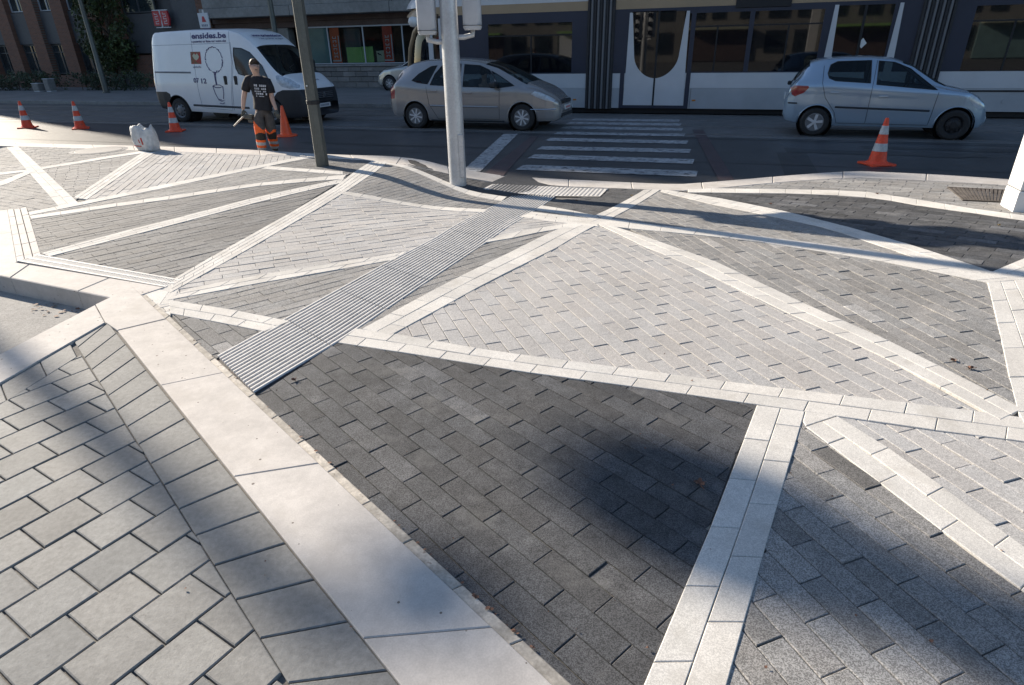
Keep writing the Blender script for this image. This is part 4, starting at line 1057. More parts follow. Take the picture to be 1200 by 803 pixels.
b = MB()
for k in range(6): b.box((fx+.018,-.2+k*.07,.485),(fx+.021,-.16+k*.07,.535))
b.build('plate_lettering', 'sign_red', o)
side_tube(B, car, 'bumper_strip', [(3.05,.50),(3.4,.50),(3.62,.50)], .012, 'chrome')
car_seats(car, (.75, 1.75)); b = MB(); b.box((2.2,-.66,.5),(2.75,.66,.93), bev=.08); b.box((-.3,-.7,.3),(2.7,.7,.4)); b.build('dashboard', 'interior', car)
b = MB(); b.lathe([(.19,-.012),(.205,0),(.19,.012),(.175,0),(.19,-.012)], (2.05,.36,.92), 'z', 20, cap=False); b.build('steering_wheel', 'black', car)
seated('driver in a pale top behind the side window of the beige car', mw @ Vector((1.72,-.30,.50)), math.atan2(mw[1][0], mw[0][0]), 'curtain')

# ---- silver hatchback
mw, wb2 = place((951,159), (1111,164), .70)
car2 = thing('parked_car', 'small silver five door hatchback seen from its right side, cone in front of it', 'car', mw=mw, group='cars on the street')
top = [(-.66,.5),(-.65,.72),(-.62,.95),(-.52,1.18),(-.36,1.40),(-.24,1.48),(0,1.53),(.4,1.555),(.86,1.555),(1.25,1.52),(1.6,1.41),(2.03,1.15),(2.28,1.01),(2.6,.94),(2.86,.83),(3.02,.68),(3.10,.5),(3.11,.36)]
sill = [(-.66,.42),(-.6,.30),(-.3,.25),(.35,.22),(2.0,.22),(2.8,.22),(3.0,.22),(3.11,.30)]
belt = [(-.66,.85),(-.5,1.05),(.2,1.07),(.9,1.03),(2.1,.93),(2.7,.86),(3.11,.6)]
wmx = [(-.66,.58),(-.62,.66),(-.45,.76),(-.1,.81),(1,.83),(2.2,.825),(2.6,.79),(2.85,.70),(3.0,.60),(3.11,.45)]
wrx = [(-.66,.48),(-.4,.53),(0,.57),(1.2,.59),(1.7,.61),(2.1,.68),(2.5,.68),(2.9,.55),(3.11,.35)]
B2 = Body(-.66, 3.11, top, sill, belt, wmx, wrx, .11)
rw = [(.09,1.24),(.12,1.40),(.24,1.46),(.86,1.475),(.905,1.06),(.26,1.10),(.13,1.15)]
fw = [(.995,1.465),(1.28,1.44),(1.58,1.32),(1.92,1.07),(2.10,.94),(1.02,1.035)]
rdoor = [(.0,1.38),(.02,1.06),(.12,.78),(.34,.5),(.42,.28),(.95,.28),(.96,1.5),(.3,1.5)]
fdoor = [(.96,1.52),(.955,.28),(2.08,.28),(2.13,.9),(1.9,1.12),(1.55,1.38),(1.25,1.5)]
arches = [(0,.29,.345),(wb2,.29,.345)]
reg = [('side_window','car_glass',*win(p)) for p in (rw, fw)]
reg += [('windscreen','car_glass',lambda x, y, z, v: v > 6.55 and 1.42 < x < 2.24), ('rear_window','car_glass',lambda x, y, z, v: v > 6.15 and -.54 < x < -.28 and y < .56),
        ('headlight','lamp_glass',[(2.65,.80),(2.70,.85),(2.82,.80),(2.93,.68),(2.96,.60),(2.90,.585),(2.78,.66)],3.2,7.5,.33),
        ('tail_light','red_glass',[(-.58,.96),(-.54,.83),(-.47,.79),(-.30,.87),(-.22,.97),(-.24,1.005),(-.5,1.01)],2,6,.42),
        ('rear_door','silver_paint',rdoor,1.5,6), ('front_door','silver_paint',fdoor,1.5,6),
        ('rear_bumper','silver_paint',[(-.8,.1),(-.36,.1),(-.36,.72),(-.8,.74)],0,7)]
B2.make(car2, 'silver_paint', reg, arches)
wheel_wells(car2, arches, .80); arch_lips(B2, car2, arches, 'silver_paint')
for x, y, st in ((0,-.725,'star5'),(0,.725,'star5'),(wb2,-.725,'bare'),(wb2,.725,'bare')): wheel(car2, x, y, .288, 1 if y > 0 else -1, st, .17)
side_tube(B2, car2, 'door_gap', rdoor[0:6], .005); side_tube(B2, car2, 'door_gap', [(.965,1.48),(.955,1.0),(.955,.28),(2.08,.28),(2.13,.9)], .005)
for p in (rw, fw): side_tube(B2, car2, 'window_trim', p+[p[0]], .008)
side_tube(B2, car2, 'side_moulding', [(.34,.60),(2.05,.555)], .02, 'black_plastic'); side_tube(B2, car2, 'bumper_strip', [(-.58,.66),(-.40,.66)], .016, 'black_plastic')
side_tube(B2, car2, 'swage_line', [(.1,.97),(2.5,.84)], .004, 'silver_paint')
side_tube(B2, car2, 'tailgate_gap', [(-.63,.76),(-.50,1.02),(-.30,1.38)], .006)
for x, z in ((.2,.875),(1.1,.81)):
    for sg in (-1, 1): side_block(B2, car2, 'door_handle', x, x+.17, z-.02, z+.02, .02, 'silver_paint', sg)
b = MB(); y = B2.Y(1.95, 1.0); b.box((1.92, y-.02, .97), (2.05, y+.2, 1.1), bev=.03); b.build('wing_mirror', 'silver_paint', car2, smooth='auto')
b = MB(); b.tube([(-.60,-.1,1.04),(-.56,-.25,1.08),(-.50,-.35,1.2)], .012, 6); b.box((-.66,-.1,.98),(-.58,.1,1.06), bev=.02); b.build('rear_wiper', 'black', car2)
b = MB(); b.box((2.9,-.3,.40),(3.115,.3,.5), bev=.02); b.build('grille', 'black_plastic', car2)
b = MB(); b.box((-.685,-.26,.70),(-.66,.26,.81), bev=.004); b.build('number_plate', 'plate', car2)
b = MB(); b.tube([(2.95,-.3,.47),(3.11,-.32,.47)], .05, 8); b.build('tow_eye', 'black_plastic', car2)
car_seats(car2, (.5, 1.35), .34, .38, .62); b = MB(); b.box((1.75,-.6,.5),(2.2,.6,.9), bev=.07); b.box((-.3,-.65,.28),(2.2,.65,.36)); b.build('dashboard', 'interior', car2)
b = MB(); b.lathe([(.18,-.012),(.195,0),(.18,.012),(.165,0),(.18,-.012)], (0,0,0), 'z', 20, cap=False); o = b.build('steering_wheel', 'black', car2); o.location = (1.68,.33,.92); o.rotation_euler = (0, R(-60), 0)

# ---- white panel van
mw, wv = place((217,143), (324,146), .92)
van = thing('delivery_van', 'white panel van with tree drawing and lettering on its side, behind the worker', 'van', mw=mw)
top = [(-.86,.5),(-.85,1.2),(-.82,1.75),(-.72,2.18),(-.62,2.36),(-.5,2.43),(.8,2.46),(2.2,2.44),(2.55,2.36),(2.85,2.19),(3.05,2.03),(3.4,1.66),(3.72,1.33),(3.95,1.20),(4.2,1.06),(4.33,.92),(4.37,.6),(4.38,.35)]
sill = [(-.86,.45),(-.75,.36),(-.4,.34),(.55,.30),(2.6,.25),(3.9,.18),(4.38,.2)]
belt = [(-.86,1.2),(0,1.28),(2.3,1.28),(3.3,1.22),(3.8,1.12),(4.2,.95),(4.38,.6)]
wmx = [(-.86,.90),(-.78,.97),(-.5,1.01),(1,1.025),(2.6,1.025),(3.4,1.01),(3.8,.97),(4.05,.91),(4.25,.82),(4.34,.74),(4.38,.66)]
wrx = [(-.86,.80),(0,.87),(2.3,.88),(2.9,.86),(3.5,.92),(3.9,.88),(4.38,.6)]
B3 = Body(-.86, 4.38, top, sill, belt, wmx, wrx, .16, n=210)
dw = [(2.36,1.96),(2.62,1.94),(2.86,1.84),(3.24,1.50),(3.40,1.20),(2.62,1.27),(2.44,1.31),(2.36,1.45),(2.33,1.76)]
cdoor = [(.90,2.10),(.90,.42),(1.98,.36),(2.10,.9),(2.24,1.6),(2.24,2.10)]
ddoor = [(2.27,2.10),(2.27,1.5),(2.14,.9),(2.04,.36),(2.75,.36),(3.05,.62),(3.42,1.1),(3.46,1.22),(2.9,1.86),(2.65,2.05)]
arches = [(0,.345,.40),(wv,.345,.40)]
reg = [('side_window','dark_glass',*win(dw)), ('windscreen','car_glass',lambda x, y, z, v: v > 6.5 and 3.06 < x < 3.78),
       ('front_bumper','black_plastic',[(3.5,.1),(3.5,.72),(3.62,.84),(3.8,.90),(4.5,.90),(4.5,.1)],0,9),
       ('headlight','lamp_glass',[(3.62,1.26),(3.70,1.27),(3.95,1.17),(4.18,1.02),(4.22,.94),(4.0,.93),(3.80,.98),(3.66,1.10)],3,7.6,.5),
       ('tail_light','red_glass',[(-.9,.88),(-.77,.90),(-.775,1.36),(-.9,1.36)],2,6.5,.7),
       ('rear_bumper','black_plastic',[(-.9,.1),(-.22,.1),(-.22,.78),(-.34,.84),(-.9,.84)],0,6),
       ('cargo_door','white_paint',cdoor,1.5,6), ('cab_door','white_paint',ddoor,1.5,6)]
B3.make(van, 'white_paint', reg, arches, 'front_bumper')
wheel_wells(van, arches, .99, .4); arch_lips(B3, van, arches, 'black_plastic', .014)
for x in (0, wv):
    for sg in (-1, 1): wheel(van, x, sg*.895, .335, sg, 'steel', .2)
side_tube(B3, van, 'door_gap', [(.90,2.36),(.90,.42),(1.98,.36),(2.10,.9),(2.245,1.6),(2.245,2.36)], .005, 'ink_grey'); side_tube(B3, van, 'door_gap', [(2.27,2.10),(2.27,1.5),(2.14,.9),(2.04,.36)], .006, 'ink_grey')
side_tube(B3, van, 'body_crease', [(-.7,2.06),(2.24,2.08)], .005, 'ink_grey'); side_tube(B3, van, 'panel_gap', [(-.66,2.0),(-.68,1.0)], .004, 'ink_grey')
side_tube(B3, van, 'door_rail', [(-.68,1.365),(.72,1.35)], .026, 'steel_wheel', off=-.006)
side_tube(B3, van, 'side_moulding', [(.58,.49),(2.6,.44)], .075, 'black_plastic', off=-.055)
side_tube(B3, van, 'window_trim', dw+[dw[0]], .012)
for x in (1.95, 2.31):
    for sg in (-1, 1): side_block(B3, van, 'door_handle', x-.05, x+.05, 1.02, 1.26, .012, 'black', sg, .02)
for sg in (-1, 1):
    b = MB(); y = B3.Y(3.3, 1.3); b.box((3.22, sg*(y+.14)-.1, 1.24), (3.36, sg*(y+.14)+.1, 1.62), bev=.035); b.tube([(3.3, sg*y*.97, 1.28), (3.28, sg*(y+.1), 1.3)], .03, 6)
    if sg > 0: b.build('wing_mirror', 'black_plastic', van, smooth='auto')
b = MB(); b.box((4.30,-.47,.62),(4.395,.47,.83), bev=.025)
b.build('grille', 'black', van)
b = MB()
for k in range(4): b.box((4.39,-.45,.65+k*.045),(4.40,.45,.665+k*.045))
b.lathe([(.07,-.01),(.07,.01),(0,.012)], (4.398,0,.73), 'y', 16); b.build('grille_bar', 'steel_wheel', van)
b = MB(); b.box((4.36,-.27,.40),(4.395,.27,.51), bev=.006); o = b.build('number_plate', 'plate', van)
b = MB()
for k in range(7): b.box((4.395,-.2+k*.06,.43),(4.398,-.165+k*.06,.485))
b.build('plate_lettering', 'ink_grey', o)
b = MB()
for yy in (-.35, .25): b.tube([(3.76,yy,1.30),(3.62,yy+.05,1.44),(3.55,yy+.35,1.52)], .01, 5)
b.build('wiper', 'black', van)
b = MB(); b.box((3.0,-.9,.7),(3.75,.9,1.18), bev=.06); b.box((1.9,-.9,.5),(2.0,.9,1.9)); b.build('dashboard', 'interior', van)
for sg in (-1, 1):
    b = MB(); b.box((2.3,sg*.5-.25,.8),(2.8,sg*.5+.25,.95), bev=.04); b.box((2.2,sg*.5-.23,.9),(2.34,sg*.5+.23,1.75), bev=.04); b.build('seat', 'seat_cloth', van)
ys = lambda x, z: -(B3.Y(x, z)+.006)
def side_print(txt, x, z, size, width, mname, bold=0, nm='lettering'):
    z1 = z+size*.7; o = (x, ys(x+width/2, z), z); return text_obj(txt, size, mname, nm, van, o, (1,0,0), (0, -(B3.Y(x+width/2, z1)-B3.Y(x+width/2, z)), z1-z), .002, bold, width=width)
side_print('ensides.be', .93, 2.21, .20, 1.22, 'ink_purple', .006)
side_print('s poteries en ligne sur notre site', .92, 2.11, .085, 1.22, 'ink_purple', .0015)
side_print('07', .79, 1.09, .17, .2, 'ink_purple', .004); side_print('12', 1.03, 1.07, .18, .19, 'ink_purple', .004)
side_print('ambella', .84, 1.47, .08, .30, 'ink_grey')
b = MB(); P = [(.82,1.88),(1.18,1.88),(1.17,1.57),(.80,1.57)]; b.add([(x, ys(x, z), z) for x, z in P], [(0,1,2,3)]); o = b.build('logo_panel', 'ink_red', van)
b = MB(); hp = [(.88,1.78),(.95,1.84),(1.0,1.80),(1.06,1.84),(1.12,1.76),(1.08,1.70),(1.0,1.66),(.93,1.70)]; b.add([(x, ys(x, z)-.003, z) for x, z in hp], [list(range(8))]); b.build('logo', 'cream', o)
b = MB(); ring = []
cx, cz = 1.63, 1.67
for k in range(241):
    t = 2*math.pi*k/240+4.5; rr = 1+.055*abs(math.sin(t*9)); ring.append((cx+.29*rr*math.cos(t), cz+.31*rr*math.sin(t)))
def ink(path, r=.013):
    for i in range(0, len(path)-1, 8):
        seg = path[i:i+8] if (i//8) % 5 != 3 else path[i:i+6]
        if len(seg) > 1: b.tube([(x, ys(x, z)+.004, z) for x, z in seg], r*random.uniform(.6, 1.2), 4)
ink(ring, .014)
for path in ([(1.56,1.36),(1.60,1.30),(1.70,1.40)], [(1.58,1.36),(1.58,1.2),(1.60,1.02)], [(1.63,1.36),(1.61,1.2),(1.62,1.03)]): b.tube([(x, ys(x, z)+.004, z) for x, z in path], .012, 4)
for path in ([(1.46,1.0),(1.55,1.03),(1.7,1.03),(1.82,.99),(1.7,.96),(1.56,.96),(1.46,1.0)], [(1.46,1.0),(1.5,.8),(1.56,.66),(1.68,.64)], [(1.82,.99),(1.80,.8),(1.75,.66)], [(1.56,.64),(1.66,.61),(1.78,.63),(1.66,.60)], [(1.58,.55),(1.68,.53),(1.76,.56)]): b.tube([(x, ys(x, z)+.004, z) for x, z in path], .011, 4)
b.build('tree_drawing', 'ink_purple', van)
text_obj('www.gardensides.be', .15, 'ink_purple', 'lettering', van, (2.83,-.62,2.235), (.0,1,0), (-.30,0,.17), .004, .003, width=1.2)
text_obj('t des poteries en ligne', .08, 'ink_grey', 'lettering', van, (2.93,-.5,2.165), (.0,1,0), (-.27,0,.2), .004, 0, width=1.0)
text_obj('ensides', .12, 'ink_grey', 'lettering', van, (4.14,-.25,1.10), (0,1,0), (-.5,0,.28), .004, 0, width=.5)

# ---- silver estate half hidden behind the tram nose
mwx = STREET.copy(); mwx.translation = sp(-11.9, 27.55, -.02); mwx = mwx @ Matrix.Rotation(math.pi, 4, 'Z')
car3 = thing('parked_car', 'pale silver car on the far pavement with only its front left of the tram', 'car', mw=mwx, group='cars on the street')
top = [(-.66,.5),(-.62,.95),(-.4,1.3),(0,1.44),(.86,1.47),(1.25,1.44),(1.6,1.32),(2.03,1.08),(2.4,.98),(2.9,.90),(3.2,.76),(3.32,.6),(3.36,.36)]
B4 = Body(-.66, 3.36, top, sill[:-2]+[(3.2,.22),(3.36,.3)], [(-.66,.85),(.2,1.0),(2.1,.92),(2.9,.82),(3.36,.55)], [(-.66,.6),(-.4,.8),(1,.86),(2.5,.85),(2.9,.78),(3.2,.66),(3.36,.5)], [(-.66,.5),(0,.6),(1.7,.63),(2.3,.74),(2.9,.66),(3.36,.4)], .11)
arches = [(0,.31,.37),(2.6,.31,.37)]
fw = [(.2,1.3),(.9,1.39),(1.5,1.28),(2.0,1.0),(.2,1.02)]
B4.make(car3, 'silver_gold', [('side_window','dark_glass',fw,4.5,6.6),('windscreen','dark_glass',lambda x, y, z, v: v > 6.55 and 1.4 < x < 2.1),('headlight','lamp_glass',[(2.85,.78),(2.95,.82),(3.2,.72),(3.25,.62),(3.05,.64)],3.2,7.5,.36)], arches)
wheel_wells(car3, arches, .83); arch_lips(B4, car3, arches, 'silver_gold')
for x in (0, 2.6):
    for sg in (-1, 1): wheel(car3, x, sg*.76, .31, sg, 'alloy')
b = MB(); b.box((3.2,-.4,.32),(3.37,.4,.45), bev=.02); b.build('grille', 'black_plastic', car3)

# ------------------------------------------------------------------ tram
NT0 = 19.2; TW = 2.35
tram = thing('tram', 'long dark and white tram with beige roof stripe standing across the crossing', 'tram', mw=STREET)
ZT = 3.3
def outline(inset_=0):
    """plan of the nose end, near side first"""
    P = []
    for k in range(13):
        t = k/12; P.append((-8.55-1.45*math.sin(t*math.pi/2), NT0+inset_+.9*(1-math.cos(t*math.pi/2))))
    return P
near = outline(); far_ = [(s, 2*NT0+TW-n) for s, n in near]
def body_sheet(name, mname, z0, z1, s1=30.0, dn=0, lean=0, parent=tram, s0=None):
    b = MB(); P = [(s1, NT0+dn)]+[(s, n+dn) for s, n in near]; Q = [(s, n-dn) for s, n in reversed(far_)]+[(s1, NT0+TW-dn)]
    loop = P+Q; zz = [z0, z1] if not lean else [z0+(z1-z0)*k/6 for k in range(7)]
    rings = []
    for z in zz:
        k = lean*((z-z0)/(z1-z0))**1.6 if lean else 0
        rings.append([(s+(k*max(0, (-8.55-s)/1.45) if s < -8.55 else 0), n, z) for s, n in loop])
    b.rings(rings, True, cap=True)
    return b.build(name, mname, parent, smooth='auto')
# the long side is cut into sections by the two bellows; each layer is its own part
body_sheet('skirt', 'tram_grey', .02, .56, dn=.0); body_sheet('white_band', 'tram_white', .563, .95, dn=-.004)
body_sheet('roof_stripe', 'tram_beige', 2.57, 2.80, dn=-.003, lean=.25)
body_sheet('roof', 'tram_white', 2.803, 3.25, dn=.03, lean=.5)
b = MB(); b.box((-8.2, NT0+.25, 3.25), (30, NT0+TW-.25, 3.55), bev=.05); b.build('roof_equipment', 'tram_grey', tram)
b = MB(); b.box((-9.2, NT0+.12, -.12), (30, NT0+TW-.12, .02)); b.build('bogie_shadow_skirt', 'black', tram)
WIN = [(-6.98,-4.42,.98,2.30),(-1.28,.34,.98,2.42),(.46,2.12,.98,2.42),(2.42,3.68,.5,2.48),(5.42,7.1,.96,2.38),(7.25,9.2,.96,2.38),(9.8,12,.96,2.38),(13,16,.96,2.38)]
# dark upper side: pillars and rails round each window opening
def dark(s0, s1, z0, z1):
    b.box((s0, NT0-.006, z0), (s1, NT0+.05, z1))
b = MB(); edges = [-8.55]
x = -8.55
segs = sorted(WIN+[(-2.76,-1.56,.35,2.50)])
for s0, s1, z0, z1 in segs:
    if z0 > .9:
        if s0 > x: dark(x, s0, .953, 2.568)
        dark(s0, s1, .953, z0); dark(s0, s1, z1, 2.568)
    else:
        dark(x, s0, .953, 2.568); dark(s0, s1, z1, 2.568)
    x = s1
dark(x, 30, .953, 2.568)
b.build('side_panel', 'tram_dark', tram)
for s0, s1, z0, z1 in WIN:
    g = MB(); g.box((s0, NT0+.012, z0), (s1, NT0+.02, z1)); wo = g.build('window', 'tram_glass', tram)
    fr = MB()
    if z0 > .9:
        zt = z1-.34; fr.box((s0, NT0-.002, zt), (s1, NT0+.03, zt+.035))
        for k in range(1, 2): c = s0+(s1-s0)*.52; fr.box((c-.02, NT0-.001, z0), (c+.02, NT0+.028, zt-.001))
    else:
        c = (s0+s1)/2; fr.box((c-.03, NT0-.001, z0+.45), (c+.03, NT0+.028, z1))
    fr.build('window_bar', 'black', wo)
# inside: far wall with its own windows, floor, seats, grab poles
b = MB(); b.box((-8.0, NT0+TW-.12, .3), (30, NT0+TW-.06, 1.0)); b.box((-8.0, NT0+TW-.12, 2.35), (30, NT0+TW-.06, 2.56))
for k in range(20): b.box((-8+k*1.9, NT0+TW-.121, 1.0), (-7.55+k*1.9, NT0+TW-.059, 2.35))
b.box((-8.0, NT0+.1, .28), (30, NT0+TW-.1, .32)); b.build('interior_wall', 'interior', tram)
b = MB(); b.box((-8, NT0+TW-.05, 1.0), (30, NT0+TW-.04, 2.35)); b.build('far_window', 'tram_glass', tram)
for k in range(9):
    s0 = -6.6+k*.95
    if -3.2 < s0 < -1.0: continue
    b = MB(); b.box((s0, NT0+.35, .7), (s0+.42, NT0+.8, .8), bev=.03); b.box((s0-.05, NT0+.35, .75), (s0+.04, NT0+.8, 1.4), bev=.03); b.build('passenger_seat', 'seat_cloth', tram)
b = MB()
for s0 in (-5.6,-3.4,-2.45,-1.9,.3,1.4,2.7,3.4,5.9,7): b.tube([(s0, NT0+.75, .32), (s0, NT0+.75, 2.5)], .02, 6)
b.build('grab_pole', 'chrome', tram)
# bellows
for s0, s1, ph in ((-3.98,-3.2,0),(4.28,5.0,1)):
    b = MB(); b.box((s0, NT0-.02, .0), (s1, NT0+.02, 3.1)); be = b.build('bellows', 'bellows', tram)
    n = 9
    for k in range(n):
        c = s0+(s1-s0)*(k+.5)/n; b = MB(); b.prism([(c-.036,NT0-.02),(c-.018,NT0-.055),(c+.018,NT0-.055),(c+.036,NT0-.02)], (.0, 3.1), axis=2); b.build('fold', 'rib_light' if k % 2 else 'bellows', be)
# near door with its U-shaped glass
d0, d1 = -2.92, -1.08
b = MB(); b.box((d0-.06, NT0-.012, .02), (d0+.06, NT0+.03, 2.568)); b.box((d1-.06, NT0-.012, .02), (d1+.06, NT0+.03, 2.568)); b.box((d0+.06, NT0-.0115, 2.5), (d1-.06, NT0+.03, 2.568)); b.box((d0+.06, NT0-.0115, .02), (d1-.06, NT0+.03, .1))
door = b.build('door', 'tram_dark', tram)
def ucurve(n=20):
    c = (d0+d1)/2; pts = []
    for k in range(n+1):
        t = math.pi*k/n; x = -math.cos(t); pts.append((c+x*(.50+.11*(1-abs(math.sin(t)))), 1.36-.54*math.sin(t)**.9 if 0 < k < n else 1.36))
    return [(c-.72, 2.48)]+pts+[(c+.72, 2.48)]
uc = ucurve()
for sg in (0, 1):
    c = (d0+d1)/2; half = [p for p in uc if (p[0] < c+1e-6 if sg == 0 else p[0] > c-1e-6)]
    if sg == 0: poly = [(d0+.062,.102),(c-.02,.102)]+[(min(p[0], c-.02), p[1]) for p in reversed(half)]+[(c-.80,2.48),(d0+.1,1.2)]
    else: poly = [(c+.02,.102)]+[(d1-.062,.102),(d1-.1,1.2),(c+.80,2.48)]+[(max(p[0], c+.02), p[1]) for p in reversed(half)]
    b = MB(); b.prism(poly, (NT0-.022, NT0+.01)); b.build('door_leaf', 'tram_white', door)
b = MB(); b.prism(uc, (NT0-.014, NT0-.008)); b.build('door_glass', 'tram_glass', door)
b = MB(); b.box(((d0+d1)/2-.025, NT0-.026, .102), ((d0+d1)/2+.025, NT0+.011, 2.5)); b.build('door_seal', 'black', door)
b = MB(); b.lathe([(.06,-.004),(.06,.004),(0,.005)], ((d0+d1)/2+.2, NT0-.002, 1.2), 'y', 16); b.build('door_sticker', 'teal_pane', door)
b = MB(); b.prism([(-5.0,.60),(-4.78,.56),(-4.55,.40),(-4.40,.20),(-4.34,.03),(-4.47,.03),(-4.56,.22),(-4.72,.40),(-4.95,.48)], (NT0-.05, NT0+.01)); b.build('bogie_cover', 'tram_white', tram)
# second door behind the silver car: pale posts
for s0, s1 in ((2.33,2.42),(3.78,3.86)):
    b = MB(); b.prism([(s0-.06,.3),(s1+.06,.3),(s1+.05,1.1),(s1,2.5),(s0,2.5),(s0-.05,1.1)] , (NT0-.02, NT0+.01)); b.build('door_post', 'tram_white', tram)
b = MB(); b.prism([(3.02,1.62),(3.12,1.74),(3.22,1.62),(3.12,1.50)], (NT0+.006, NT0+.009)); b.build('door_sticker', 'plate', tram)
# destination display, section line, markers
b = MB(); b.box((-.05, NT0-.03, 2.5), (1.3, NT0+.02, 2.78), bev=.01); b.build('side_display', 'black', tram)
b = MB(); b.box((5.0, NT0-.012, .48), (30, NT0+.02, .52)); b.prism([(5.0,.48),(5.0,.53),(4.95,.45)], (NT0-.01, NT0+.02)); b.build('skirt_gap', 'black', tram)
b = MB(); b.lathe([(.05,-.006),(.05,.006),(0,.006)], (6.55, NT0-.008, .26), 'y', 16); b.build('fuel_cap', 'tram_grey', tram)
for s0 in (-4.35,-.92): 
    b = MB(); b.box((s0, NT0-.012, .22), (s0+.1, NT0+.01, .26), bev=.004); b.build('side_marker', 'amber', tram)
b = MB()
for s0 in (-.98, -5.0, 9.0): b.box((s0, NT0-.009, .03), (s0+.012, NT0+.01, .55))
b.build('skirt_seam', 'rib_light', tram)
# nose: raked windscreen, tan pillar, pale strips
b = MB(); lo = [(s, n-.004) for s, n in near]; rings = []
for k in range(9):
    z = .953+(2.62-.953)*k/8; ln = .32*(k/8)**1.6
    rings.append([(s+ln*max(0, (-8.55-s)/1.45), n, z) for s, n in lo+[(q[0], q[1]+.008) for q in reversed(far_)]])
b.rings(rings, False); b.build('windscreen', 'tram_glass', tram, smooth=True)
def nosept(t, z, off=-.02):
    s = -8.55-1.45*math.sin(t*math.pi/2); n = NT0+.9*(1-math.cos(t*math.pi/2)); k = .32*max(0, (z-.953)/1.667)**1.6*max(0, (-8.55-s)/1.45)
    return (s+k+off*math.sin(t*math.pi/2), n+off*math.cos(t*math.pi/2), z)
b = MB(); b.tube([nosept(.95,.3),nosept(.93,.8),nosept(.86,1.2),nosept(.74,1.7),nosept(.55,2.15),nosept(.32,2.48),nosept(.1,2.6)], [.10,.10,.10,.09,.085,.08,.075], 8); b.build('pillar', 'tram_beige', tram, smooth=True)
b = MB(); b.box((-8.95, NT0-.012, .95), (-8.80, NT0+.05, 2.45)); b.box((-8.58, NT0-.012, .95), (-8.46, NT0+.05, 2.5)); b.build('pale_post', 'tram_white', tram)
b = MB(); b.tube([nosept(1.0,.6,-.03),nosept(1.0,1.6,-.03),nosept(1.0,2.7,-.03)], .03, 6); b.build('corner_strip', 'frame_pale', tram)
b = MB(); b.lathe([(0,-.14),(.1,-.12),(.16,0),(.12,.12),(0,.15)], (-9.3, NT0-.22, 2.42), k=14); b.tube([(-9.3,NT0-.2,2.45),(-9.1,NT0+.02,2.5)], .03, 6); b.build('mirror', 'post_white', tram, smooth=True)
seated('passenger in a white top inside the tram window above the beige car', sp(-5.0, NT0+.55, .82), math.atan2(U.y, U.x), 'curtain')
seated('passenger in purple inside the tram window left of the silver car', sp(1.65, NT0+.5, .8), math.atan2(U.y, U.x)+math.pi, 'ink_purple')
seated('passenger in dark clothes at the middle tram window', sp(-.2, NT0+.55, .8), math.atan2(U.y, U.x), 'work_grey')

# ------------------------------------------------------------------ poles on the pavement
p = at(378, 194.5)
t = thing('lamp_pole', 'tall tapered dark grey pole with a black clip band, left of the signal pole', 'pole', p)
b = MB(); b.lathe([(.105,-.02),(.105,.05),(.095,1.2),(.075,5),(.055,9)], (0,0,0), k=8); b.build('shaft', 'pole_grey', t)
b = MB(); b.lathe([(.1,.93),(.106,.935),(.106,.985),(.1,.99)], (0,0,0), k=8, cap=False); b.build('clip_band', 'black', t)
b = MB(); b.lathe([(.012,-.0),(.012,.025),(0,.025)], (-.03,-.105,1.2), 'y', 8); b.build('bolt', 'plate', t)
b = MB(); b.tube([(0,0,8.95),(.1,.05,9.3),(.8,.4,9.5)], [.05,.045,.04], 8); b.box((.7,.25,9.42),(1.5,.55,9.55), bev=.04); b.build('lamp_arm', 'pole_grey', t)
p = at(537, 216)
t = thing('signal_pole', 'pale galvanised traffic signal pole carrying two grey signal heads', 'traffic signal', p)
b = MB(); b.lathe([(.125,-.02),(.124,1.0),(.118,2.2),(.11,3.6),(.10,3.62)], (0,0,0), k=12); b.build('shaft', 'galvanised', t, smooth='auto')
b = MB(); b.box((.045,-.125,.12),(.11,-.088,.72), bev=.006); b.build('service_door', 'galvanised', t)
for sx, sy, lab in ((-.30,.02,0),(.31,.02,1)):
    z0 = 2.0+(.05 if lab else 0)
    b = MB(); rings = []
    for z, k in ((z0,.86),(z0+.03,1),(z0+1.0,1),(z0+1.03,.86)):
        rings.append([(sx+.125*k*math.copysign(abs(math.cos(a))**.45, math.cos(a)), sy+.13*k*math.copysign(abs(math.sin(a))**.45, math.sin(a)), z) for a in [2*math.pi*(j+.5)/16 for j in range(16)]])
    b.rings(rings, True, cap=True); sgn = b.build('signal_head', 'signal_grey', t, smooth='auto')
    for k, mm in enumerate(('amber','amber','amber')[:3]):
        b = MB(); b.lathe([(.10,0),(.10,.1),(.092,.1),(.092,.005),(0,.003)], (sx, sy+.125, z0+.17+k*.33), 'y', 16, cap=False); b.build('lens_hood', 'black_plastic', sgn)
    b = MB(); b.box((sx-.127, sy-.132, z0+.05), (sx+.127, sy+.1, z0+.056)); b.build('seam', 'black_plastic', sgn)
    b = MB(); b.tube([(sx, sy, z0+.01), (sx, sy, z0-.06), (sx*.6, sy*.5, z0-.085), (0, 0, z0-.085)], .035, 8); b.build('bracket', 'galvanised', t, smooth=True)
    b = MB(); b.tube([(sx, sy, z0+1.02), (sx, sy, z0+1.07), (0, 0, z0+1.09)], .03, 8); b.build('bracket', 'galvanised', t, smooth=True)
c0, c1 = at(1172,240), at(1186.6,248.5)
e = (c1-c0); u_ = e.normalized(); v_ = Vector((-u_.y, u_.x, 0)); 
if v_.x < 0: v_ = -v_
L_ = e.length
mwp = Matrix((u_, v_, Vector((0,0,1)))).transposed().to_4x4(); mwp.translation = c0
t = thing('square_post', 'thick white square post at the right edge beside the rusty grate', 'post', mw=mwp)
b = MB(); b.box((0,0,-.02),(L_,.34,.205), bev=.008); b.build('base_section', 'post_white', t)
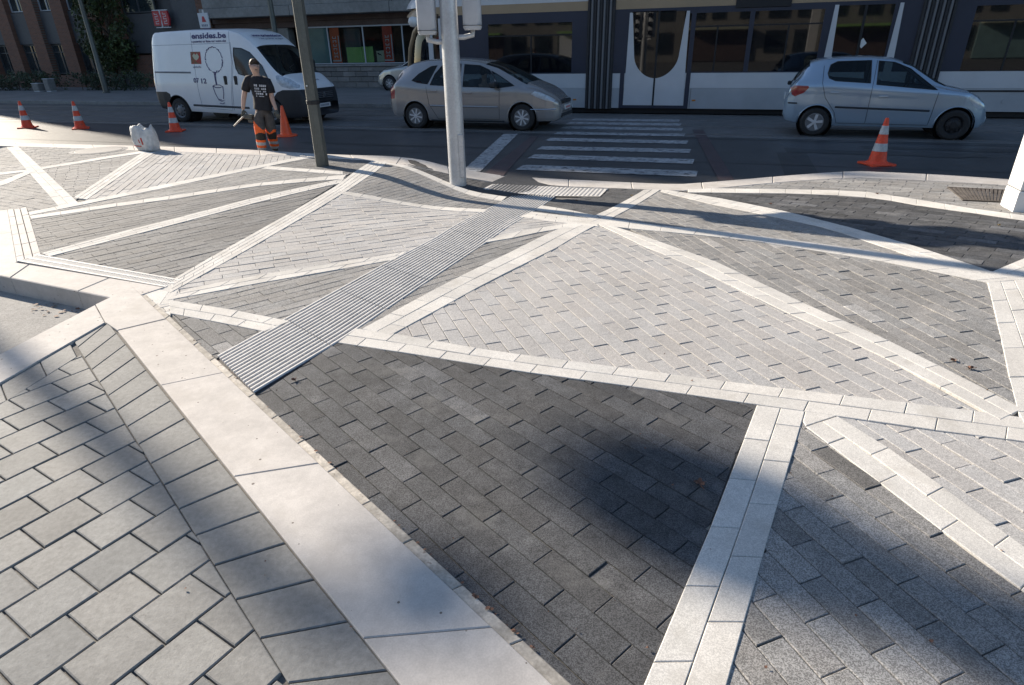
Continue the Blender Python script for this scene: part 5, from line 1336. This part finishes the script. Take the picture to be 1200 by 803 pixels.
b = MB(); b.box((.004,.004,.215),(L_-.004,.336,2.9), bev=.008); b.build('upper_section', 'post_white', t)
b = MB(); b.box((.012,.012,.2),(L_-.012,.328,.22)); b.build('joint', 'steel_wheel', t)

# ------------------------------------------------------------------ traffic cones
def cone(px, py, label, h=.72, striped=True, rz=0, z=RZ):
    p = atz(px, py, z); t = thing('traffic_cone', label, 'traffic cone', p, rz, 'traffic cones on the road' )
    w2 = .205
    b = MB()
    if striped:
        b.box((-w2,-w2,.0),(w2,w2,.035), bev=.012)
        for sx in (-1, 1):
            for sy in (-1, 1): b.box((sx*w2*.8-.04, sy*w2*.8-.04, -.0), (sx*w2*.8+.04, sy*w2*.8+.04, .03))
        b.lathe([(.17,.03),(.150,.06)], (0,0,0), k=24)
    else: b.lathe([(.25,0),(.255,.012),(.25,.03),(.15,.04)], (0,0,0), k=28)
    b.build('base', 'cone_orange' if striped else 'cone_plain', t)
    R_ = lambda z: .14-.112*(z-.03)/(h-.03)
    b = MB(); b.lathe([(R_(.03),.03),(R_(h-.02),h-.02),(R_(h)-.006,h),(R_(h)-.014,h),(R_(h)-.016,h-.05)], (0,0,0), k=24, cap=False); b.build('cone_body', 'cone_orange' if striped else 'cone_plain', t, smooth='auto')
    if striped:
        for f0, f1 in ((.30,.47),(.66,.84)):
            b = MB(); b.lathe([(R_(f0*h)+.001,f0*h),(R_(f0*h)+.003,f0*h+.003),(R_(f1*h)+.003,f1*h-.003),(R_(f1*h)+.001,f1*h)], (0,0,0), k=24, cap=False); b.build('reflective_band', 'reflective', t, smooth='auto')
    return t
cone(33,150,'red and white striped cone at the far left, standing in sunlight', rz=.3)
cone(95,151,'red and white striped cone in sunlight, between the leftmost cone and the white bag', rz=.5)
cone(206,154,'striped cone in the shade beside the rear wheel of the van', rz=.2)
cone(336,159.5,'plain orange cone without stripes, between the worker and the dark pole', h=.69, striped=False)
cone(1027,193,'bright orange cone with two silver bands, in front of the silver car', h=.73, rz=.1)

# ------------------------------------------------------------------ white sack on the kerb
p = at(174,176); 
t = thing('sack', 'crumpled white plastic sack with red print standing open on the kerb', 'bag', p, -.35)
b = MB(); rings = []; K = 40
for i in range(15):
    f_ = i/14; z = .43*f_; wx = .195+.05*math.sin(f_*2.6)+.01*f_; wy = .14+.035*math.sin(f_*2.8)-.045*f_; ring = []
    for j in range(K):
        a = 2*math.pi*j/K; c, s_ = math.cos(a), math.sin(a)
        wob = 1+.045*math.sin(5*a+f_*4)+.03*math.sin(9*a-f_*7+1)+.02*math.sin(13*a+f_*11)
        ring.append((wx*wob*math.copysign(abs(c)**.7, c)+(-.03+.06*f_)*-1, wy*wob*math.copysign(abs(s_)**.7, s_), (z if i else 0)+(.03*math.sin(3*a+1)+.02*math.sin(7*a) if f_ > .7 else 0)*(f_-.6)*2.5))
    rings.append(ring)
top_ring = rings[-1]; inn = [(x*.93, y*.9, z-.02) for x, y, z in top_ring]; low = [(x*.9, y*.9, .26) for x, y, z in top_ring]
b.rings(rings+[inn, low], True, cap=True); b.build('sack_body', 'sack', t, smooth=True)
b = MB()
def on_sack(a, f_):
    i = min(14, max(0, int(f_*14))); j = int(a/(2*math.pi)*K) % K; x, y, z = rings[i][j]; return Vector((x*1.015, y*1.03, z))
b.tube([on_sack(3.9,.22),on_sack(4.2,.22),on_sack(4.5,.24),on_sack(4.8,.24)], .009, 5); b.tube([on_sack(4.95,.3),on_sack(5.0,.45),on_sack(5.0,.62)], .014, 5); b.tube([on_sack(4.82,.36),on_sack(4.85,.5)], .008, 5)
b.build('red_print', 'sack_red', t)

# ------------------------------------------------------------------ fallen leaves
LEAVES = [(820,568,.075,'leaf_dry','large brown maple leaf lying in the soft shadow on dark paving'),(1117,424,.05,'leaf_dry','brown leaf in the pair near the right end of the big white border'),(1136,433,.06,'leaf_dry','brown curled leaf nearest the white border at the right'),
          (345,447,.045,'leaf_dry','dry leaf on dark paving just right of the ribbed strip'),(1028,228,.05,'leaf_dry','leaf on the curved white border near the white post'),(740,230,.05,'leaf_yellow','pale leaf on the white border near the crossing'),(903,240,.05,'leaf_dry','small leaf on the dark paving beyond the shadow'),(1170,265,.045,'leaf_yellow','yellow leaf on dark paving at the right edge'),(676,236,.05,'leaf_dry','tan leaf on the dark patch by the blister pad')]
for x, y, s, mm, lab in LEAVES:
    s *= .42; p = at(x, y); t = MB(); a0 = random.uniform(0, 6.28); out = []
    for k in range(20):
        a = 2*math.pi*k/20; r_ = s*(1 if k % 4 == 0 else (.5 if k % 2 == 0 else .72)); out.append((r_*math.cos(a+a0), r_*.8*math.sin(a+a0), .006+.012*abs(math.sin(a*1.5))+random.uniform(0, .004)))
    t.v = [(0,0,.006)]+out+[(.1*s,.05*s,.003), (math.cos(a0+2)*s*1.4, math.sin(a0+2)*s*1.3, .012)]
    for k in range(20): t.face([0, 1+k, 1+(k+1) % 20])
    t.tube([(0,0,.006), (math.cos(a0+2)*s*.7, math.sin(a0+2)*s*.7, .012), (math.cos(a0+2.2)*s*1.5, math.sin(a0+2.2)*s*1.5, .014)], .0016, 4)
    o = t.build('fallen_leaf', mm); o.location = p; tag(o, lab, 'leaf', 'fallen leaves')

b = MB()
def litter(p, s):
    a = random.uniform(0, 6.28); q = []
    for k in range(5):
        t = a+k*1.256; r = s*random.uniform(.5, 1); q.append((p.x+r*math.cos(t), p.y+r*.7*math.sin(t), p.z+.006+random.uniform(0, .006)))
    o = len(b.v); b.v += q; b.face([o+k for k in range(5)])
for i in range(46):                               # bits of leaf caught along the ledge
    t = random.random()**.8; x, y = 158+t*(640-158), 334+t*(775-334); p = at(x, y+random.uniform(-1, 2)); litter(p, random.uniform(.004, .014))
for i in range(40):
    p = atz(random.uniform(30, 100), 0+random.uniform(356, 372), -.15); litter(p, random.uniform(.006, .025))
for i in range(60):
    p = at(random.uniform(200, 1190), random.uniform(240, 790)); litter(p, random.uniform(.003, .009))
stuff(b.build('leaf_litter', 'leaf_dry'))

# ------------------------------------------------------------------ the worker
base = atz(312, 186.5, RZ)
man = thing('person', 'worker in black t-shirt and grey orange work trousers walking past the van with a tool', 'person', base)
man.rotation_euler = (0, R(6), 0)
def arm_chain(*pts): return list(pts)
V_ = [(.02,0,.93),(.01,.01,1.10),(-.02,.01,1.28),(-.03,0,1.42),(-.035,-.02,1.485),(-.045,-.035,1.54),(-.05,-.05,1.605),(-.05,-.045,1.675),
      (-.19,.02,1.41),(-.285,.03,1.22),(-.325,.01,1.05),(-.335,-.04,.86),
      (.13,-.02,1.40),(.20,-.03,1.22),(.225,-.06,1.10),(.315,-.14,.92),
      (-.07,-.02,.88),(-.03,-.11,.50),(-.05,-.02,.12),(-.06,-.14,.04),
      (.10,.03,.88),(.11,.06,.50),(.09,.30,.16),(.09,.22,.05)]
E_ = [(0,1),(1,2),(2,3),(3,4),(4,5),(5,6),(6,7),(3,8),(8,9),(9,10),(10,11),(3,12),(12,13),(13,14),(14,15),(0,16),(16,17),(17,18),(18,19),(0,20),(20,21),(21,22),(22,23)]
rad = [.095,.10,.12,.085,.058,.062,(.098,.09),(.088,.082),.066,.05,.045,.03,.066,.05,.045,.03,.066,.055,.042,.04,.066,.055,.042,.04]
skin('body', V_, E_, rad, 'skin', man)
# face and ears
hd = Vector((-.05,-.05,1.64)); fd = Vector((.62,-.78,-.12)).normalized(); sdv = Vector((.78,.62,0)).normalized()
b = MB()
b.tube([hd+fd*.068+Vector((0,0,.02)), hd+fd*.098-Vector((0,0,.012)), hd+fd*.07-Vector((0,0,.025))], [.012,.016,.008], 6)
for sg in (-1, 1): b.lathe([(0,-.03),(.014,-.02),(.018,.0),(.012,.025),(0,.03)], tuple(hd+sdv*sg*.075-fd*.005), k=8)
b.lathe([(0,-.03),(.03,-.02),(.036,0),(.02,.03),(0,.035)], tuple(hd+fd*.045-Vector((0,0,.075))), k=10)
b.build('face', 'skin', man, smooth=True)
b = MB()
for sg in (-1, 1): b.lathe([(0,-.006),(.008,-.003),(.008,.003),(0,.006)], tuple(hd+fd*.072+sdv*sg*.03+Vector((0,0,.012))), k=8)
b.tube([hd+fd*.078-sdv*.02-Vector((0,0,.05)), hd+fd*.083-Vector((0,0,.048)), hd+fd*.078+sdv*.02-Vector((0,0,.05))], .005, 5); b.build('eyes_and_mouth', 'hair', man)
b = MB(); rings = []
for i in range(10):
    ph = R(90)*i/9; ring = []
    for j in range(28):
        a = 2*math.pi*j/28; c_, s_ = math.cos(a), math.sin(a)
        low = -.05 if c_ < -.1 else (-.05+.152*min(1, (c_+.1)/.62))   # hairline: nape low, forehead high
        z = low+(.114-low)*math.sin(ph); k = math.cos(ph)**.75 if i < 9 else .02
        rr = .0905*math.sqrt(max(.0, 1-((z-.012)/.110)**2))*1.02 if i < 9 else .003
        p_ = hd+fd*(rr*1.06*c_-.012)+sdv*rr*.90*s_+Vector((0,0,z)); ring.append(tuple(p_+Vector((random.uniform(-.002,.002),)*3)))
    rings.append(ring)
b.rings(rings, True, cap=True); b.build('hair', 'hair', man, smooth=True)
# t-shirt, loose over the body
b = MB(); rings = []
for z, cx, cy, wx, wy in ((.90,.022,0,.186,.148),(.93,.02,0,.184,.145),(1.0,.018,.005,.178,.138),(1.1,.01,.01,.170,.128),(1.2,-.005,.01,.178,.128),(1.3,-.02,.008,.195,.132),(1.37,-.028,.005,.202,.126),(1.42,-.032,.002,.188,.108),(1.455,-.034,-.002,.135,.088),(1.475,-.036,-.006,.085,.072)):
    ring = []
    for j in range(28):
        a = 2*math.pi*j/28; c, s_ = math.cos(a), math.sin(a); wr_ = 1+.018*math.sin(3*a+z*31)+.012*math.sin(7*a-z*47)
        x, y = wx*wr_*math.copysign(abs(c)**.8, c), wy*wr_*math.copysign(abs(s_)**.85, s_); ring.append((cx+x*.97-y*.2, cy+y*.97-x*.14*-1*-1, z))
    rings.append(ring)
b.rings(rings); tee = b.build('t_shirt', 'tshirt', man, smooth=True)
for P in ([(-.11,.02,1.405),(-.20,.024,1.385),(-.25,.028,1.30),(-.285,.03,1.20)], [(.05,-.015,1.405),(.14,-.02,1.38),(.18,-.026,1.29),(.206,-.034,1.20)]):
    b = MB(); b.tube(P, [.085,.09,.082,.078], 14); b.build('sleeve', 'tshirt', tee, smooth=True)
b = MB(); nf = Vector((.25,-.97,0)).normalized(); rf = Vector((.97,.25,0))
def chest(x, z): 
    yb = -.150+.03*abs(x)*3; return Vector((.02,-.01,0))+rf*x+Vector((0, 0, z))+nf*(.150-.35*x*x)
for k, (z, wd, h_) in enumerate(((1.305,.105,.035),(1.255,.10,.03),(1.215,.10,.02),(1.17,.115,.03),(1.135,.08,.016))):
    n = 7
    for j in range(n):
        x0 = -wd+2*wd*j/n; x1 = x0+2*wd/n*.78
        if (j*7+k*3) % 5 == 4: continue
        q = [chest(x0, z), chest(x1, z), chest(x1, z+h_), chest(x0, z+h_)]; b.add(q+[p_-nf*.02 for p_ in q], [(0,1,2,3),(4,7,6,5),(0,4,5,1),(1,5,6,2),(2,6,7,3),(3,7,4,0)])
b.build('shirt_print', 'print', tee)
# trousers: grey with orange panels, black knee pads, reflective bands, boots
V3 = [(.02,0,.985),(.02,0,.88),(-.065,-.02,.84),(-.06,-.06,.68),(-.03,-.11,.50),(-.045,-.06,.30),(-.05,-.02,.12),(.098,.03,.84),(.105,.045,.68),(.11,.06,.50),(.10,.17,.33),(.09,.28,.18)]
tr_ = skin('trousers', V3, [(0,1),(1,2),(2,3),(3,4),(4,5),(5,6),(1,7),(7,8),(8,9),(9,10),(10,11)], [(.175,.14),(.175,.15),(.13,.125),(.118,.115),.10,.095,.09,(.13,.125),(.118,.115),.10,.095,.09], 'work_grey', man, 4)
me = tr_.data
for q in ('work_orange','knee_black','reflective'): me.materials.append(M[q])
for p_ in me.polygons:
    c = p_.center; z = c.z; mi = 0
    left = c.x < .03
    if left and .50 < z < .70-.9*(c.x+.12): mi = 1
    if .46 < z < .53+.03*math.sin(c.x*40): mi = 1
    if z < .50: mi = 1
    if .37 < z < .49+.02*math.cos(c.x*30) and c.y < (-.07 if left else .10): mi = 2
    if .27 < z < .325 or .165 < z < .22: mi = 3
    p_.material_index = mi
for p_, d_ in ((Vector((-.05,-.02,.0)), -1), (Vector((.09,.28,.02)), 1)):
    b = MB(); b.tube([p_+Vector((0,.07,.05)), p_+Vector((0,.0,.055)), p_+Vector((.01,-.11,.045)), p_+Vector((.015,-.2,.035))], [.045,.052,.046,.032], 8); b.tube([p_+Vector((0,0,.04)), p_+Vector((0,0,.17))], [.05,.055], 8); b.build('boot', 'boot', man, smooth=True)
def glove(w_, d_, curl, th):
    """palm with four fingers and a thumb"""
    w_ = Vector(w_); d_ = Vector(d_).normalized(); s_ = d_.cross(Vector((0,1,.2))).normalized(); n_ = s_.cross(d_)
    V_ = [w_, w_+d_*.05, w_+d_*.09]; E_ = [(0,1),(1,2)]; r_ = [.034,(.046,.028),(.046,.026)]
    for k in range(4):
        o = (k-1.5)*.021; L = (.07,.08,.076,.06)[k]; i = len(V_)
        a = w_+d_*.095+s_*o; V_ += [a, a+d_*L*.5+n_*curl*.3*L, a+d_*L*.7+n_*curl*L*.9]; E_ += [(2,i),(i,i+1),(i+1,i+2)]; r_ += [.012,.011,.009]
    i = len(V_); a = w_+d_*.035+s_*th*.036; V_ += [a+s_*th*.012, a+s_*th*.03+d_*.035+n_*.01, a+s_*th*.03+d_*.065+n_*.025]; E_ += [(1,i),(i,i+1),(i+1,i+2)]; r_ += [.015,.012,.010]
    return skin('glove', V_, E_, r_, 'glove', man, 1)
glove((-.335,-.04,.875), (-.02,-.16,-1), 1.0, 1); glove((.305,-.13,.935), (.35,-.35,-1), .6, -1)
tool = thing('hand_tool', 'pale handled hand tool held by the worker in his right glove', 'tool', base)
tool.rotation_euler = (0, R(6), 0)
b = MB(); b.tube([(-.26,-.05,.80),(-.33,-.07,.75),(-.42,-.10,.66),(-.50,-.13,.575)], [.016,.015,.014,.013], 8); b.build('handle', 'wood_pale', tool)
b = MB(); b.box((-.30,-.12,.72),(-.16,-.02,.80), bev=.012); b.box((-.24,-.10,.66),(-.14,-.03,.72), bev=.012); b.build('head', 'glove', tool)

# ------------------------------------------------------------------ unseen mast and hung bodies, added to cast soft shade on the foreground
def mast(label, tip, h, r, head=None):
    """mast whose top throws its shadow at the ground point tip"""
    k = h/math.tan(SUN_ELEV); p = Vector((tip[0]-sdx*k, tip[1]-sdy*k, 0))
    t = thing('shade_mast', label, 'lamp mast', p)  # no real lamp mast: unseen, added only to cast shade
    b = MB(); b.lathe([(r*1.25,-.1),(r*1.15,1.5),(r,h*.5),(r*.8,h)], (0,0,0), k=12); b.build('shaft', 'pole_grey', t, smooth='auto')
    if head: head(t, h)
    return t
def head_a(t, h):
    b = MB(); b.box((.04,.06,h-.12),(.38,.44,h+.12), bev=.05); b.build('shade_box', 'galvanised', t)  # box added at the mast top to shade the ledge
mast('unseen thick mast added to throw a soft shadow across the grey blocks', (-.50,1.30), 13.0, .125, head_a)
# unseen blockers on a wire, added and shaped for the dark foreground patch
hz = 13.0; k = hz/math.tan(SUN_ELEV); lp = Vector((2.46-sdx*k, .60-sdy*k, hz))
t = thing('shade_caster', 'unseen blocker on a span wire, added to shade the foreground paving', 'shadow caster', lp)
b = MB(); b.lathe([(.12,-1.22),(.37,-1.16),(.44,-.97),(.38,-.78),(.12,-.70)], (0,0,0), k=16); b.build('lower_blocker', 'galvanised', t, smooth='auto')
b = MB(); b.lathe([(.08,-.66),(.26,-.58),(.31,-.38),(.25,-.18),(.06,-.10)], (0,0,0), k=14); b.lathe([(.05,-.10),(.05,-.0)], (0,0,0), k=8); b.build('upper_blocker', 'galvanised', t, smooth='auto')
e0 = sp(-52, NB, hz+.9); d_ = (lp-e0); e1 = e0+d_*1.36; e1.z = hz+.4
b = MB(); b.tube([e0-lp, Vector((0,0,.02)), e1-lp], .007, 5); b.build('added_span_wire', 'black', t)
t = thing('added_wire_mast', 'unseen slim mast added to hold the span wire of the shade caster', 'mast', (e1.x, e1.y, 0))
b = MB(); b.lathe([(.12,-.1),(.09,e1.z*.6),(.06,e1.z+.1)], (0,0,0), k=10); b.build('shaft', 'pole_grey', t, smooth='auto')
